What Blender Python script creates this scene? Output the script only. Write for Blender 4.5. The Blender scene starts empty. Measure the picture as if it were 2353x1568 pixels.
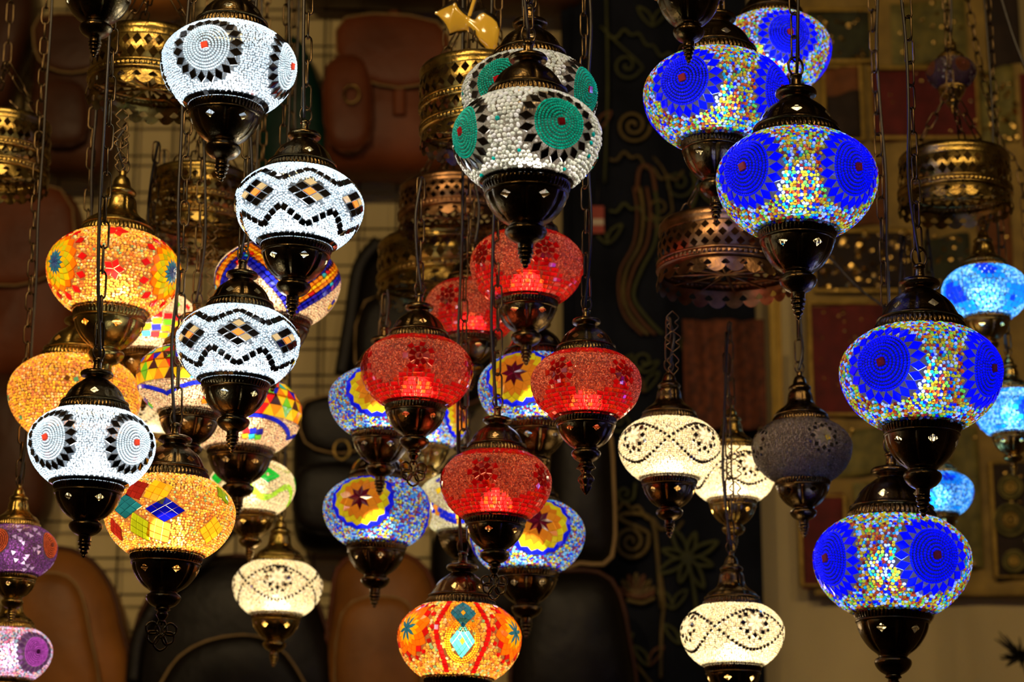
import bpy, math, random
import numpy as np
from mathutils import Vector, Matrix

C = bpy.context.scene.collection
rng = np.random.default_rng(7)
random.seed(7)
PI = math.pi
R_ = math.radians

# ------------------------------------------------------------------ camera
F = 5229.0                      # focal length in pixels of the 2353 px wide frame
CAM = Vector((0.0, 0.0, 1.6))
PITCH = R_(14.5)
FWD = Vector((0, math.cos(PITCH), math.sin(PITCH)))
UP = Vector((0, -math.sin(PITCH), math.cos(PITCH)))
cd = bpy.data.cameras.new('camera')
cam = bpy.data.objects.new('camera', cd)
C.objects.link(cam)
cam.location = CAM
cam.rotation_euler = (R_(90) + PITCH, 0, 0)
cd.sensor_width = 36.0
cd.lens = F / 2353 * 36
cd.clip_start = 0.05
cd.dof.use_dof = True
cd.dof.focus_distance = 2.58
cd.dof.aperture_fstop = 6.3
sc = bpy.context.scene
sc.camera = cam

# ------------------------------------------------------------------ world, exposure, shop lights
w = bpy.data.worlds.new('world')
sc.world = w
w.use_nodes = True
w.node_tree.nodes['Background'].inputs[0].default_value = (0.9, 0.62, 0.34, 1)
w.node_tree.nodes['Background'].inputs[1].default_value = 0.007
sc.view_settings.view_transform = 'Standard'
sc.view_settings.look = 'None'
sc.view_settings.gamma = 1.0
sc.view_settings.exposure = 0.0
sc.view_settings.use_curve_mapping = False
cy = sc.cycles
cy.max_bounces = 10
cy.transparent_max_bounces = 10
cy.sample_clamp_indirect = 1.5
cy.sample_clamp_direct = 12.0
cy.use_denoising = True

def spot(name, loc, aim, power, col, size, angle=70, blend=0.6):
    l = bpy.data.lights.new(name, 'SPOT')
    l.energy = power; l.color = col; l.shadow_soft_size = size
    l.spot_size = R_(angle); l.spot_blend = blend
    o = bpy.data.objects.new(name, l); C.objects.link(o)
    o.location = loc
    o.rotation_euler = (Vector(aim) - Vector(loc)).to_track_quat('-Z', 'Y').to_euler()
    return o
WARM = (1.0, 0.70, 0.34)
spot('shop_spotlight', (-1.0, 0.9, 3.6), (-0.5, 4.3, 2.5), 105, WARM, 0.05, 75)
spot('shop_spotlight', (0.45, 0.8, 3.7), (0.1, 4.2, 2.8), 50, WARM, 0.05, 65)
spot('shop_spotlight', (-0.35, 1.7, 3.8), (-0.55, 2.9, 2.4), 32, (1.0, 0.74, 0.40), 0.04, 70)
spot('shop_spotlight', (1.3, 1.2, 3.6), (0.85, 4.3, 2.4), 30, WARM, 0.05, 60)

# ------------------------------------------------------------------ helpers
def at(px, py, Y):
    """the point on the plane y = Y seen at photo pixel (px, py)"""
    d = FWD + Vector((1, 0, 0)) * ((px - 1176.5) / F) + UP * (-(py - 784.0) / F)
    return CAM + d * (Y / d.y)

def deep(px, py, d):
    return CAM + (FWD + Vector((1, 0, 0)) * ((px - 1176.5) / F) + UP * (-(py - 784.0) / F)) * d

class MB:
    """collects numpy blocks of vertices and faces and links them as one mesh"""
    def __init__(self):
        self.v = []; self.c = []; self.f = []; self.n = 0
    def add(self, V, Fs, mat=0, smooth=True, col=(1, 1, 1)):
        V = np.asarray(V, float).reshape(-1, 3)
        self.v.append(V)
        col = np.asarray(col, float)
        if col.ndim == 1: col = np.repeat(col[None, :], len(V), 0)
        self.c.append(col)
        for f in Fs:
            f = np.asarray(f, int)
            if f.size: self.f.append((f + self.n, mat, smooth))
        self.n += len(V)
    def mesh(self, name, mats, colors=False):
        me = bpy.data.meshes.new(name)
        V = np.concatenate(self.v)
        me.vertices.add(len(V)); me.vertices.foreach_set('co', V.astype(np.float32).ravel())
        tot = np.concatenate([np.full(len(f), f.shape[1]) for f, _, _ in self.f])
        idx = np.concatenate([f.ravel() for f, _, _ in self.f])
        st = np.concatenate([[0], np.cumsum(tot)[:-1]])
        me.loops.add(len(idx)); me.loops.foreach_set('vertex_index', idx.astype(np.int32))
        me.polygons.add(len(tot))
        me.polygons.foreach_set('loop_start', st.astype(np.int32))
        me.polygons.foreach_set('loop_total', tot.astype(np.int32))
        me.polygons.foreach_set('material_index', np.concatenate([np.full(len(f), m) for f, m, _ in self.f]).astype(np.int32))
        me.polygons.foreach_set('use_smooth', np.concatenate([np.full(len(f), s) for f, _, s in self.f]).astype(bool))
        for m in mats: me.materials.append(m)
        if colors:
            a = me.color_attributes.new('Col', 'FLOAT_COLOR', 'POINT')
            cc = np.concatenate(self.c); cc = np.concatenate([cc, np.ones((len(cc), 1))], 1)
            a.data.foreach_set('color', cc.astype(np.float32).ravel())
        me.update(calc_edges=True)
        me.validate()
        return me

def link(name, data, parent=None, loc=None, rot=None, scale=None):
    o = bpy.data.objects.new(name, data)
    C.objects.link(o)
    if parent is not None: o.parent = parent
    if loc is not None: o.location = loc
    if rot is not None: o.rotation_euler = rot
    if scale is not None: o.scale = (scale,) * 3 if isinstance(scale, (int, float)) else scale
    return o

def tag(o, label, cat, group=None):
    o['label'] = label; o['category'] = cat
    if group: o['group'] = group
    return o

def thing(name, label, cat, loc, group=None):
    return tag(link(name, None, loc=loc), label, cat, group)

def struct(o):
    o['kind'] = 'structure'; return o

def grid_faces(nr, nc, wrap=True):
    i = np.arange(nr - 1)[:, None]; j = np.arange(nc if wrap else nc - 1)[None, :]
    j2 = (j + 1) % nc
    return np.stack([i * nc + j, i * nc + j2, (i + 1) * nc + j2, (i + 1) * nc + j], -1).reshape(-1, 4)

def lathe(prof, nseg, holes=(), deform=None, flip=False):
    """revolve (r, z) rows; holes = (row, col, k): diamonds k cells high cut clean through"""
    prof = np.asarray(prof, float); nr = len(prof)
    th = np.arange(nseg) / nseg * 2 * PI
    r = np.repeat(prof[:, 0][:, None], nseg, 1); z = np.repeat(prof[:, 1][:, None], nseg, 1)
    T = np.repeat(th[None, :], nr, 0)
    if deform is not None: r, z = deform(T, np.arange(nr)[:, None] + 0 * T, r, z)
    V = np.stack([r * np.sin(T), -r * np.cos(T), z], -1).reshape(-1, 3)
    kind = {}
    for (hr, hc, k) in holes:
        for di in range(-k, k):
            for dj in range(-k, k):
                a = dj if dj >= 0 else -dj - 1; b = di if di >= 0 else -di - 1
                if a + b < k - 1: kind[(hr + di, (hc + dj) % nseg)] = 'x'
                elif a + b == k - 1: kind[(hr + di, (hc + dj) % nseg)] = (di >= 0, dj >= 0)
    q = []; t = []
    for i in range(nr - 1):
        for j in range(nseg):
            j2 = (j + 1) % nseg
            a, b, c_, d = i * nseg + j, i * nseg + j2, (i + 1) * nseg + j2, (i + 1) * nseg + j
            k = kind.get((i, j))
            if k is None: q.append((a, b, c_, d))
            elif k != 'x':
                up, rt = k
                if up and rt: t.append((b, c_, d))
                elif up: t.append((a, c_, d))
                elif rt: t.append((a, b, c_))
                else: t.append((a, b, d))
    Fq = np.array(q, int).reshape(-1, 4); Ft = np.array(t, int).reshape(-1, 3)
    if flip: Fq = Fq[:, ::-1]; Ft = Ft[:, ::-1]
    return V, [Fq, Ft]

def refine(prof, step):
    """subdivide a profile so no row is taller than step; sharp corners stay"""
    out = [prof[0]]
    for p, q in zip(prof[:-1], prof[1:]):
        n = max(1, int(math.ceil(math.dist(p, q) / step)))
        for i in range(1, n + 1):
            out.append((p[0] + (q[0] - p[0]) * i / n, p[1] + (q[1] - p[1]) * i / n))
    return out

def smooth_prof(pts, n):
    """Catmull-Rom through (r, z) points"""
    P = [np.array(p, float) for p in pts]; P = [P[0]] + P + [P[-1]]
    out = []
    for i in range(1, len(P) - 2):
        for k in range(n):
            t = k / n
            out.append(tuple(0.5 * ((2 * P[i]) + (-P[i - 1] + P[i + 1]) * t + (2 * P[i - 1] - 5 * P[i] + 4 * P[i + 1] - P[i + 2]) * t * t + (-P[i - 1] + 3 * P[i] - 3 * P[i + 1] + P[i + 2]) * t ** 3)))
    out.append(tuple(P[-2]))
    return [(max(0.0005, a), b) for a, b in out]

def spline(pts, n=8, closed=False):
    P = [Vector(p) for p in pts]
    Q = ([P[-1]] + P + [P[0], P[1]]) if closed else ([P[0]] + P + [P[-1]])
    out = []
    for i in range(1, len(Q) - 2):
        for k in range(n):
            t = k / n
            out.append(0.5 * ((2 * Q[i]) + (-Q[i - 1] + Q[i + 1]) * t + (2 * Q[i - 1] - 5 * Q[i] + 4 * Q[i + 1] - Q[i + 2]) * t * t + (-Q[i - 1] + 3 * Q[i] - 3 * Q[i + 1] + Q[i + 2]) * t ** 3))
    if not closed: out.append(P[-1])
    return out

def tube(pts, r, ns=6, closed=False, flat=1.0, nrm=None, r2=None):
    """a tube along pts; flat < 1 squashes it along nrm (a strap)"""
    P = np.array([tuple(p) for p in pts], float); n = len(P)
    if closed: T = np.roll(P, -1, 0) - np.roll(P, 1, 0)
    else:
        T = np.zeros_like(P); T[1:-1] = P[2:] - P[:-2]; T[0] = P[1] - P[0]; T[-1] = P[-1] - P[-2]
    T /= np.linalg.norm(T, axis=1)[:, None] + 1e-12
    ref = np.array(nrm if nrm is not None else (0.13, -0.97, 0.21))
    B = np.cross(T, ref); B /= np.linalg.norm(B, axis=1)[:, None] + 1e-9
    N = np.cross(B, T)
    a = np.arange(ns) / ns * 2 * PI
    rr = np.asarray(r if r2 is None else np.linspace(r, r2, n)); rr = np.broadcast_to(rr, (n,))[:, None, None]
    V = P[:, None, :] + rr * (B[:, None, :] * np.cos(a)[None, :, None] + N[:, None, :] * np.sin(a)[None, :, None] * flat)
    V = V.reshape(-1, 3)
    f = grid_faces(n, ns)
    fs = [f]
    if closed:
        j = np.arange(ns); j2 = (j + 1) % ns; o = (n - 1) * ns
        fs.append(np.stack([o + j, o + j2, j2, j], -1))
    else:
        j = np.arange(ns)
        fs.append(j[None, ::-1]); fs.append(((n - 1) * ns + j)[None, :])
    return V, fs

def box(c, s):
    x, y, z = c; a, b, d = s[0] / 2, s[1] / 2, s[2] / 2
    V = [(x + i * a, y + j * b, z + k * d) for i in (-1, 1) for j in (-1, 1) for k in (-1, 1)]
    return V, [np.array([(0, 1, 3, 2), (4, 6, 7, 5), (0, 4, 5, 1), (2, 3, 7, 6), (0, 2, 6, 4), (1, 5, 7, 3)])]

# ------------------------------------------------------------------ materials
def nodemat(name):
    m = bpy.data.materials.new(name); m.use_nodes = True
    nt = m.node_tree; nt.nodes.clear()
    out = nt.nodes.new('ShaderNodeOutputMaterial')
    return m, nt, out

def pbr(name, col, rough=0.6, metal=0.0, var=0.25, vscale=12.0, bump=0.0, bscale=60.0, col2=None, spec=0.5, sheen=0.0, wave=None, rvar=0.0):
    m, nt, out = nodemat(name); N = nt.nodes; L = nt.links
    b = N.new('ShaderNodeBsdfPrincipled'); L.new(b.outputs[0], out.inputs[0])
    b.inputs['Metallic'].default_value = metal; b.inputs['Roughness'].default_value = rough
    b.inputs['Specular IOR Level'].default_value = spec
    if sheen: b.inputs['Sheen Weight'].default_value = sheen
    tc = N.new('ShaderNodeTexCoord')
    no = N.new('ShaderNodeTexNoise'); no.inputs['Scale'].default_value = vscale; no.inputs['Detail'].default_value = 6
    L.new(tc.outputs['Object'], no.inputs['Vector'])
    rp = N.new('ShaderNodeValToRGB')
    c2 = col2 if col2 else tuple(c * (1 - var) for c in col)
    rp.color_ramp.elements[0].position = 0.3; rp.color_ramp.elements[0].color = (*c2, 1)
    rp.color_ramp.elements[1].position = 0.7; rp.color_ramp.elements[1].color = (*col, 1)
    L.new(no.outputs[0], rp.inputs[0]); L.new(rp.outputs[0], b.inputs['Base Color'])
    if rvar:
        mr = N.new('ShaderNodeMapRange'); mr.inputs[3].default_value = max(0.05, rough - rvar); mr.inputs[4].default_value = rough + rvar
        L.new(no.outputs[0], mr.inputs[0]); L.new(mr.outputs[0], b.inputs['Roughness'])
    if bump:
        n2 = N.new('ShaderNodeTexNoise'); n2.inputs['Scale'].default_value = bscale; n2.inputs['Detail'].default_value = 4
        L.new(tc.outputs['Object'], n2.inputs['Vector'])
        bm = N.new('ShaderNodeBump'); bm.inputs['Strength'].default_value = bump; bm.inputs['Distance'].default_value = 0.004
        L.new(n2.outputs[0], bm.inputs['Height']); L.new(bm.outputs[0], b.inputs['Normal'])
    return m

def glassy(name, refr, gloss, rough, grough, diff=0.18, ior=1.04, attr=True, col=(1, 1, 1)):
    """coloured glass laid on the globe: scatters the lamp's own light through, shines a little"""
    m, nt, out = nodemat(name); N = nt.nodes; L = nt.links
    if attr:
        at_ = N.new('ShaderNodeAttribute'); at_.attribute_name = 'Col'; csrc = at_.outputs['Color']
    else:
        rgb = N.new('ShaderNodeRGB'); rgb.outputs[0].default_value = (*col, 1); csrc = rgb.outputs[0]
    tr = N.new('ShaderNodeBsdfTranslucent'); df = N.new('ShaderNodeBsdfDiffuse'); rf = N.new('ShaderNodeBsdfRefraction'); gl = N.new('ShaderNodeBsdfGlossy')
    for s in (tr, df, rf): L.new(csrc, s.inputs['Color'])
    rf.inputs['Roughness'].default_value = rough; rf.inputs['IOR'].default_value = ior
    gl.inputs['Roughness'].default_value = grough; gl.inputs['Color'].default_value = (1, 1, 1, 1)
    m1 = N.new('ShaderNodeMixShader'); m1.inputs[0].default_value = refr
    L.new(tr.outputs[0], m1.inputs[1]); L.new(rf.outputs[0], m1.inputs[2])
    m2 = N.new('ShaderNodeMixShader'); m2.inputs[0].default_value = diff
    L.new(m1.outputs[0], m2.inputs[1]); L.new(df.outputs[0], m2.inputs[2])
    fr = N.new('ShaderNodeFresnel'); fr.inputs['IOR'].default_value = 1.5
    mu = N.new('ShaderNodeMath'); mu.operation = 'MULTIPLY'; mu.inputs[1].default_value = gloss
    L.new(fr.outputs[0], mu.inputs[0])
    m3 = N.new('ShaderNodeMixShader'); L.new(mu.outputs[0], m3.inputs[0])
    L.new(m2.outputs[0], m3.inputs[1]); L.new(gl.outputs[0], m3.inputs[2])
    L.new(m3.outputs[0], out.inputs[0])
    return m

def shellmat(name, grout, clear=0.55, tint=(1, 1, 1)):
    """clear blown glass under the mosaic with grout filling the gaps"""
    m, nt, out = nodemat(name); N = nt.nodes; L = nt.links
    tp = N.new('ShaderNodeBsdfTransparent'); tp.inputs[0].default_value = (*tint, 1)
    tr = N.new('ShaderNodeBsdfTranslucent'); tr.inputs[0].default_value = (*grout, 1)
    df = N.new('ShaderNodeBsdfDiffuse'); df.inputs[0].default_value = (*grout, 1)
    a = N.new('ShaderNodeMixShader'); a.inputs[0].default_value = 0.75
    L.new(tr.outputs[0], a.inputs[1]); L.new(df.outputs[0], a.inputs[2])
    b = N.new('ShaderNodeMixShader'); b.inputs[0].default_value = clear
    L.new(a.outputs[0], b.inputs[1]); L.new(tp.outputs[0], b.inputs[2]); L.new(b.outputs[0], out.inputs[0])
    return m

BRONZE = pbr('aged bronze', (0.17, 0.108, 0.040), 0.25, 1.0, col2=(0.055, 0.034, 0.015), vscale=3.0, bump=0.15, bscale=25, rvar=0.1)
BRASS = pbr('old brass', (0.46, 0.32, 0.08), 0.28, 1.0, col2=(0.20, 0.12, 0.035), vscale=4.0, bump=0.12, bscale=25, rvar=0.1)
COPPERY = pbr('coppery brass', (0.36, 0.19, 0.085), 0.33, 1.0, col2=(0.14, 0.07, 0.03), vscale=4.0, bump=0.12, bscale=25, rvar=0.1)
CHAINM = pbr('dark chain metal', (0.16, 0.105, 0.05), 0.32, 1.0, var=0.5, vscale=60)
CORD = pbr('dark cord plastic', (0.02, 0.013, 0.008), 0.4, 0.0)
BEAD = glassy('glass beads', 0.22, 1.0, 0.48, 0.16, diff=0.10, ior=1.10)
TILE = glassy('glass tiles', 0.30, 1.0, 0.48, 0.07, diff=0.10, ior=1.12)
SEED = glassy('copper seed beads', 0.30, 1.3, 0.40, 0.2, diff=0.42)
REDT = glassy('clear red tiles', 0.6, 1.0, 0.27, 0.07, diff=0.08, ior=1.03)
MIRROR = pbr('smoked mirror tile', (0.10, 0.085, 0.08), 0.06, 0.75, var=0.7, vscale=9)
# ------------------------------------------------------------------ glass globes
BT, BL_ = 0.62, 0.81                        # the globe is flatter above its widest ring than below
ZT, ZB = 0.51, -0.71
def bz(z): return np.where(np.asarray(z) > 0, BT, BL_)
def surf(a, t):
    a = np.asarray(a, float); t = np.asarray(t, float)
    P = np.stack([np.cos(t) * np.sin(a), -np.cos(t) * np.cos(a), bz(t) * np.sin(t)], -1)
    return P
def normal(P):
    n = P.copy(); n[..., 2] = n[..., 2] / bz(P[..., 2]) ** 2; return n / np.linalg.norm(n, axis=-1, keepdims=True)
def frames(P):
    n = normal(P)
    e1 = np.stack([-P[..., 1], P[..., 0], 0 * P[..., 0]], -1)
    e1 /= np.linalg.norm(e1, axis=-1, keepdims=True) + 1e-9
    return n, e1, np.cross(n, e1)
def proj(a0, t0, x, y):
    """points (x, y) of the tangent plane at (a0, t0) laid on the globe"""
    P = surf(a0, t0); n, e1, e2 = frames(P)
    x = np.asarray(x, float)[..., None]; y = np.asarray(y, float)[..., None]
    Q = P + x * e1 + y * e2
    s = np.sqrt(Q[..., 0] ** 2 + Q[..., 1] ** 2 + (Q[..., 2] / bz(Q[..., 2])) ** 2)
    return Q / s[..., None]
def colvar(rg, c, n, v=0.15):
    c = np.asarray(c, float)
    return np.clip(np.repeat(c[None, :], n, 0) * (1 + v * rg.standard_normal((n, 1))), 0, 1)

def bead_template(fine):
    if fine:
        m = 8; a = np.arange(m) / m * 2 * PI
        V = [(math.cos(x), math.sin(x), -0.1) for x in a] + [(0.85 * math.cos(x), 0.85 * math.sin(x), 0.72) for x in a] + [(0.42 * math.cos(x), 0.42 * math.sin(x), 0.85) for x in a] + [(0, 0, 0.25)]
        q = [(i, (i + 1) % m, m + (i + 1) % m, m + i) for i in range(m)] + [(m + i, m + (i + 1) % m, 2 * m + (i + 1) % m, 2 * m + i) for i in range(m)]
        t = [(2 * m + i, 2 * m + (i + 1) % m, 3 * m) for i in range(m)]
    else:
        a = np.arange(5) / 5 * 2 * PI
        V = [(math.cos(x), math.sin(x), -0.1) for x in a] + [(0.62 * math.cos(x), 0.62 * math.sin(x), 0.75) for x in a] + [(0, 0, 0.95)]
        q = [(i, (i + 1) % 5, 5 + (i + 1) % 5, 5 + i) for i in range(5)]
        t = [(5 + i, 5 + (i + 1) % 5, 10) for i in range(5)]
    return np.array(V), np.array(q), np.array(t)
TF, TC = bead_template(True), bead_template(False)

class Globe:
    """one glass globe: a thin glass shell carrying tiles and beads, all in one mesh"""
    def __init__(self, seed):
        self.rg = np.random.default_rng(seed); self.mb = MB(); self.ex = []; self.exr = []; self.nt = 0
        t = np.linspace(-1.08, 0.965, 22)
        V, fs = lathe([(math.cos(x), float(bz(x)) * math.sin(x)) for x in t], 56)
        self.mb.add(V, fs, 0)
    def beads(self, P, rad, col, fine=True, tilt=0.25, stretch=0.0, mat=1, dirs=None, high=0.85):
        P = np.asarray(P); n = len(P)
        if n == 0: return
        col = np.asarray(col, float)
        if col.ndim == 1: col = colvar(self.rg, col, n)
        V, q, t = TF if fine else TC
        nn, e1, e2 = frames(P)
        if dirs is not None:
            e1 = dirs; e2 = np.cross(nn, e1)
        else:
            th = self.rg.uniform(0, 2 * PI, n)[:, None]
            e1, e2 = e1 * np.cos(th) + e2 * np.sin(th), -e1 * np.sin(th) + e2 * np.cos(th)
        nn = nn + tilt * self.rg.standard_normal((n, 3)); nn /= np.linalg.norm(nn, axis=1)[:, None]
        rad = np.broadcast_to(rad, (n,)) * self.rg.uniform(0.88, 1.12, n)
        sx = rad * (1 + stretch * self.rg.random(n)); sy = rad
        W = P[:, None, :] + V[None, :, 0:1] * (e1 * sx[:, None])[:, None, :] + V[None, :, 1:2] * (e2 * sy[:, None])[:, None, :] + V[None, :, 2:3] * (nn * rad[:, None] * high)[:, None, :]
        off = (np.arange(n) * len(V))[:, None, None]
        self.mb.add(W, [(q[None] + off).reshape(-1, q.shape[1]), (t[None] + off).reshape(-1, 3)], mat, True, np.repeat(col, len(V), 0) * (np.tile([1.0] * (len(V) - 1) + [0.4], n)[:, None] if fine else 1.0))
    def tile(self, a0, t0, poly, col, h=0.018, mat=2, inset=0.10, ex=True, v=0.12):
        poly = np.asarray(poly, float); c = poly.mean(0)
        m = proj(a0, t0, c[0], c[1])
        if not ZB + .015 < m[2] < ZT - .012: return
        O = proj(a0, t0, poly[:, 0], poly[:, 1]); k = len(poly)
        I = O * (1 - inset) + O.mean(0) * inset
        nn = normal(I)
        top = I + nn * h + self.rg.standard_normal(3) * 0.0
        tw = self.rg.standard_normal(3) * 0.03                                # no two tiles lie quite alike
        top = top + nn * (top - top.mean(0)) .dot(tw)[:, None]
        V = np.concatenate([O - normal(O) * 0.004, top])
        side = [(i, (i + 1) % k, k + (i + 1) % k, k + i) for i in range(k)]
        cc = np.clip(np.asarray(col) * (1 + v * self.rg.standard_normal()), 0, 1)
        self.mb.add(V, [np.array(side), np.array([list(range(k, 2 * k))])], mat, False, cc)
        if ex:
            self.ex.append(m); self.exr.append(np.linalg.norm(O - m, axis=1).max() * 0.80)
        self.nt += 1
    def square(self, a, t, s, col, rot=0.0, sy=None, **k):
        sy = s if sy is None else sy
        c, s_ = math.cos(rot), math.sin(rot)
        p = [(-s, -sy), (s, -sy), (s, sy), (-s, sy)]
        self.tile(a, t, [(x * c - y * s_, x * s_ + y * c) for x, y in p], col, **k)
    def exclude(self, a, t, r):
        self.ex.append(surf(a, t)); self.exr.append(r)
    def fill(self, rad, colf, keep=None, space=2.12, **k):
        P = []
        t = -1.07; sp = rad * space
        while t < 0.965:
            n = max(6, int(2 * PI * math.cos(t) / sp))
            a = (np.arange(n) + self.rg.random()) / n * 2 * PI - PI + self.rg.uniform(-.28, .28, n) * sp / math.cos(t)
            tt = t + self.rg.uniform(-.25, .25, n) * sp
            P.append(np.stack([a, tt], 1))
            t += sp * 0.9 / math.sqrt(math.sin(t) ** 2 + (float(bz(t)) * math.cos(t)) ** 2)
        A = np.concatenate(P); S = surf(A[:, 0], A[:, 1])
        ok = (S[:, 2] > ZB) & (S[:, 2] < ZT)
        if self.ex:
            E = np.array(self.ex); Rr = np.array(self.exr)
            for i0 in range(0, len(E), 64):
                d = np.linalg.norm(S[:, None, :] - E[None, i0:i0 + 64, :], axis=2)
                ok &= (d > Rr[None, i0:i0 + 64] + rad * 0.35).all(1)
        if keep is not None: ok &= keep(A[:, 0], A[:, 1])
        A = A[ok]; S = S[ok]
        self.beads(S, rad, colf(A[:, 0], A[:, 1], self.rg), **k)
    def line(self, pts, rad, col, **k):
        """beads strung along a line of (azimuth, latitude) points"""
        S = surf(np.array([p[0] for p in pts]), np.array([p[1] for p in pts]))
        d = np.linalg.norm(np.diff(S, axis=0), axis=1); L = np.concatenate([[0], np.cumsum(d)])
        n = max(2, int(L[-1] / (rad * 2.05))); s = (np.arange(n) + .5) / n * L[-1]
        Q = np.stack([np.interp(s, L, S[:, i]) for i in range(3)], 1)
        Q /= np.sqrt(Q[:, 0] ** 2 + Q[:, 1] ** 2 + (Q[:, 2] / bz(Q[:, 2])) ** 2)[:, None]
        Q = Q[(Q[:, 2] > ZB) & (Q[:, 2] < ZT)]
        self.beads(Q, rad, col, **k)
        for q in Q[::2]: self.ex.append(q); self.exr.append(rad * 1.3)
    def disc(self, a0, t0, r, col, step=0.049, br=0.019, ccol=(0.8, 0.03, 0.02), cs=0.05, crot=0.2, under=None, **k):
        self.square(a0, t0, cs, ccol, crot, h=0.03, mat=3)
        q = np.arange(40) / 40 * 2 * PI; rings_ = [proj(a0, t0, f_ * r * np.cos(q), f_ * r * np.sin(q)) for f_ in (1.0, .66, .33, .02)]
        W = np.concatenate(rings_); W = W + normal(W) * 0.004
        self.mb.add(W, [grid_faces(4, 40)], 5, True, np.clip(np.asarray(under if under else col) * 1.0, 0, 1))
        rr = cs * 1.55
        while rr < r:
            n = int(2 * PI * rr / (br * 1.9)); th = (np.arange(n) + self.rg.random()) / n * 2 * PI
            P = proj(a0, t0, rr * np.cos(th), rr * np.sin(th)); P2 = proj(a0, t0, rr * np.cos(th + .02), rr * np.sin(th + .02))
            d = P2 - P; d /= np.linalg.norm(d, axis=1)[:, None]
            self.beads(P, br, col, dirs=d, tilt=0.12, fine=False, high=1.1, **k)
            rr += step
        self.exclude(a0, t0, r + 0.005)
    def ring(self, a0, t0, rho, n, hl, hw, col, off=0.0, **k):
        for i in range(n):
            th = (i + off) / n * 2 * PI; c, s = math.cos(th), math.sin(th)
            p = [(rho - hl, 0), (rho, -hw), (rho + hl, 0), (rho, hw)]
            self.tile(a0, t0, [(x * c - y * s, x * s + y * c) for x, y in p], col, **k)
    def rosette(self, a0, t0, rho, cols, n=16, **k):
        """rings of rhombs growing from one point; cols[k] colours ring k (a pair alternates)"""
        for j in range(1, len(rho) - 1):
            off = 0.5 * ((j + 1) % 2)
            for i in range(n):
                th = (i + off) / n * 2 * PI; d = PI / n; c = cols[j - 1]
                if isinstance(c, list): c = c[i % 2]
                f = lambda r, a: (r * math.cos(a), r * math.sin(a))
                if j == 1: p = [(0, 0), f(rho[1], th - d), f(rho[2], th), f(rho[1], th + d)]
                else: p = [f(rho[j - 1], th), f(rho[j], th - d), f(rho[j + 1], th), f(rho[j], th + d)]
                self.tile(a0, t0, p, c, inset=0.05, ex=False, **k)
        self.exclude(a0, t0, rho[-2] + 0.01)
    def build(self, name, shell, seed=False):
        return self.mb.mesh(name, [shell, SEED if seed else BEAD, REDT if seed else TILE, GEM, MIRROR, UNDERG], True)

def underglass():
    m, nt, out = nodemat('stained glass disc'); N = nt.nodes; L = nt.links
    at_ = N.new('ShaderNodeAttribute'); at_.attribute_name = 'Col'
    tp = N.new('ShaderNodeBsdfTransparent'); L.new(at_.outputs['Color'], tp.inputs[0]); L.new(tp.outputs[0], out.inputs[0])
    return m
UNDERG = underglass()
GEM = glassy('opaque red tile', 0.1, 0.6, 0.3, 0.15, diff=0.5)
def pal(cols, wts=None):
    cols = np.array(cols, float); p = None if wts is None else np.array(wts) / sum(wts)
    def f(a, t, rg):
        i = rg.choice(len(cols), len(a), p=p)
        return np.clip(cols[i] * (1 + 0.18 * rg.standard_normal((len(a), 1))), 0, 1)
    return f

WHITE = (0.80, 0.90, 0.98); TEAL = (0.0, 0.62, 0.50); BLUE = (0.002, 0.004, 0.95); DARK = (0.1, 0.09, 0.09)
MULTI = pal([(1.0, 0.42, 0.01), (1.0, 0.78, 0.02), (0.95, 0.10, 0.01), (0.85, 1.0, 0.95), (0.02, 0.6, 0.5), (0.01, 0.02, 0.8), (0.22, 0.8, 0.04), (0.35, 0.02, 0.01)], [5, 4, 3, 5, 3, 3, 2, 2])
COOL = pal([(0.3, 0.72, 0.98), (0.05, 0.42, 0.9), (0.01, 0.03, 0.85), (1.0, 0.82, 0.02), (0.9, 0.25, 0.02), (0.3, 0.02, 0.08), (0.8, 0.95, 1.0)], [4, 4, 4, 4, 2, 3, 2])
AMBER = pal([(0.95, 0.5, 0.12), (0.95, 0.65, 0.15), (0.95, 0.75, 0.5), (0.9, 0.28, 0.1), (0.85, 0.92, 0.8), (0.25, 0.6, 0.55), (0.95, 0.85, 0.2)], [6, 5, 4, 3, 2, 1, 3])

def g_disc(seed, disc_c, diam_c, fillf, shell, br=0.030, diam_mat=2, n=4, center=(0.8, 0.05, 0.02), nd=20, fine=True, rows=True, hl=0.13, under=None):
    g = Globe(seed)
    for k in range(n):
        a = k * 2 * PI / n; t = -0.10
        g.disc(a, t, 0.385, disc_c, ccol=center, under=under)
        for i in range(nd):
            th = (i + 0.3) / nd * 2 * PI; c, s = math.cos(th), math.sin(th); rho = 0.385 + hl
            p = [(rho - hl, 0), (rho, -0.074), (rho + hl, 0), (rho, 0.074)]
            g.tile(a, t, [(x * c - y * s, x * s + y * c) for x, y in p], diam_c, mat=diam_mat)
        g.exclude(a, t, 0.42)
    if rows:
        for i in range(44): g.square(i / 44 * 2 * PI, -0.93, 0.040, diam_c if diam_mat != 2 else (0.02, 0.05, 0.6), sy=0.035, mat=diam_mat)
    g.fill(br, fillf, fine=fine, stretch=0.25)
    return g.build('mosaic globe', shell)

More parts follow.
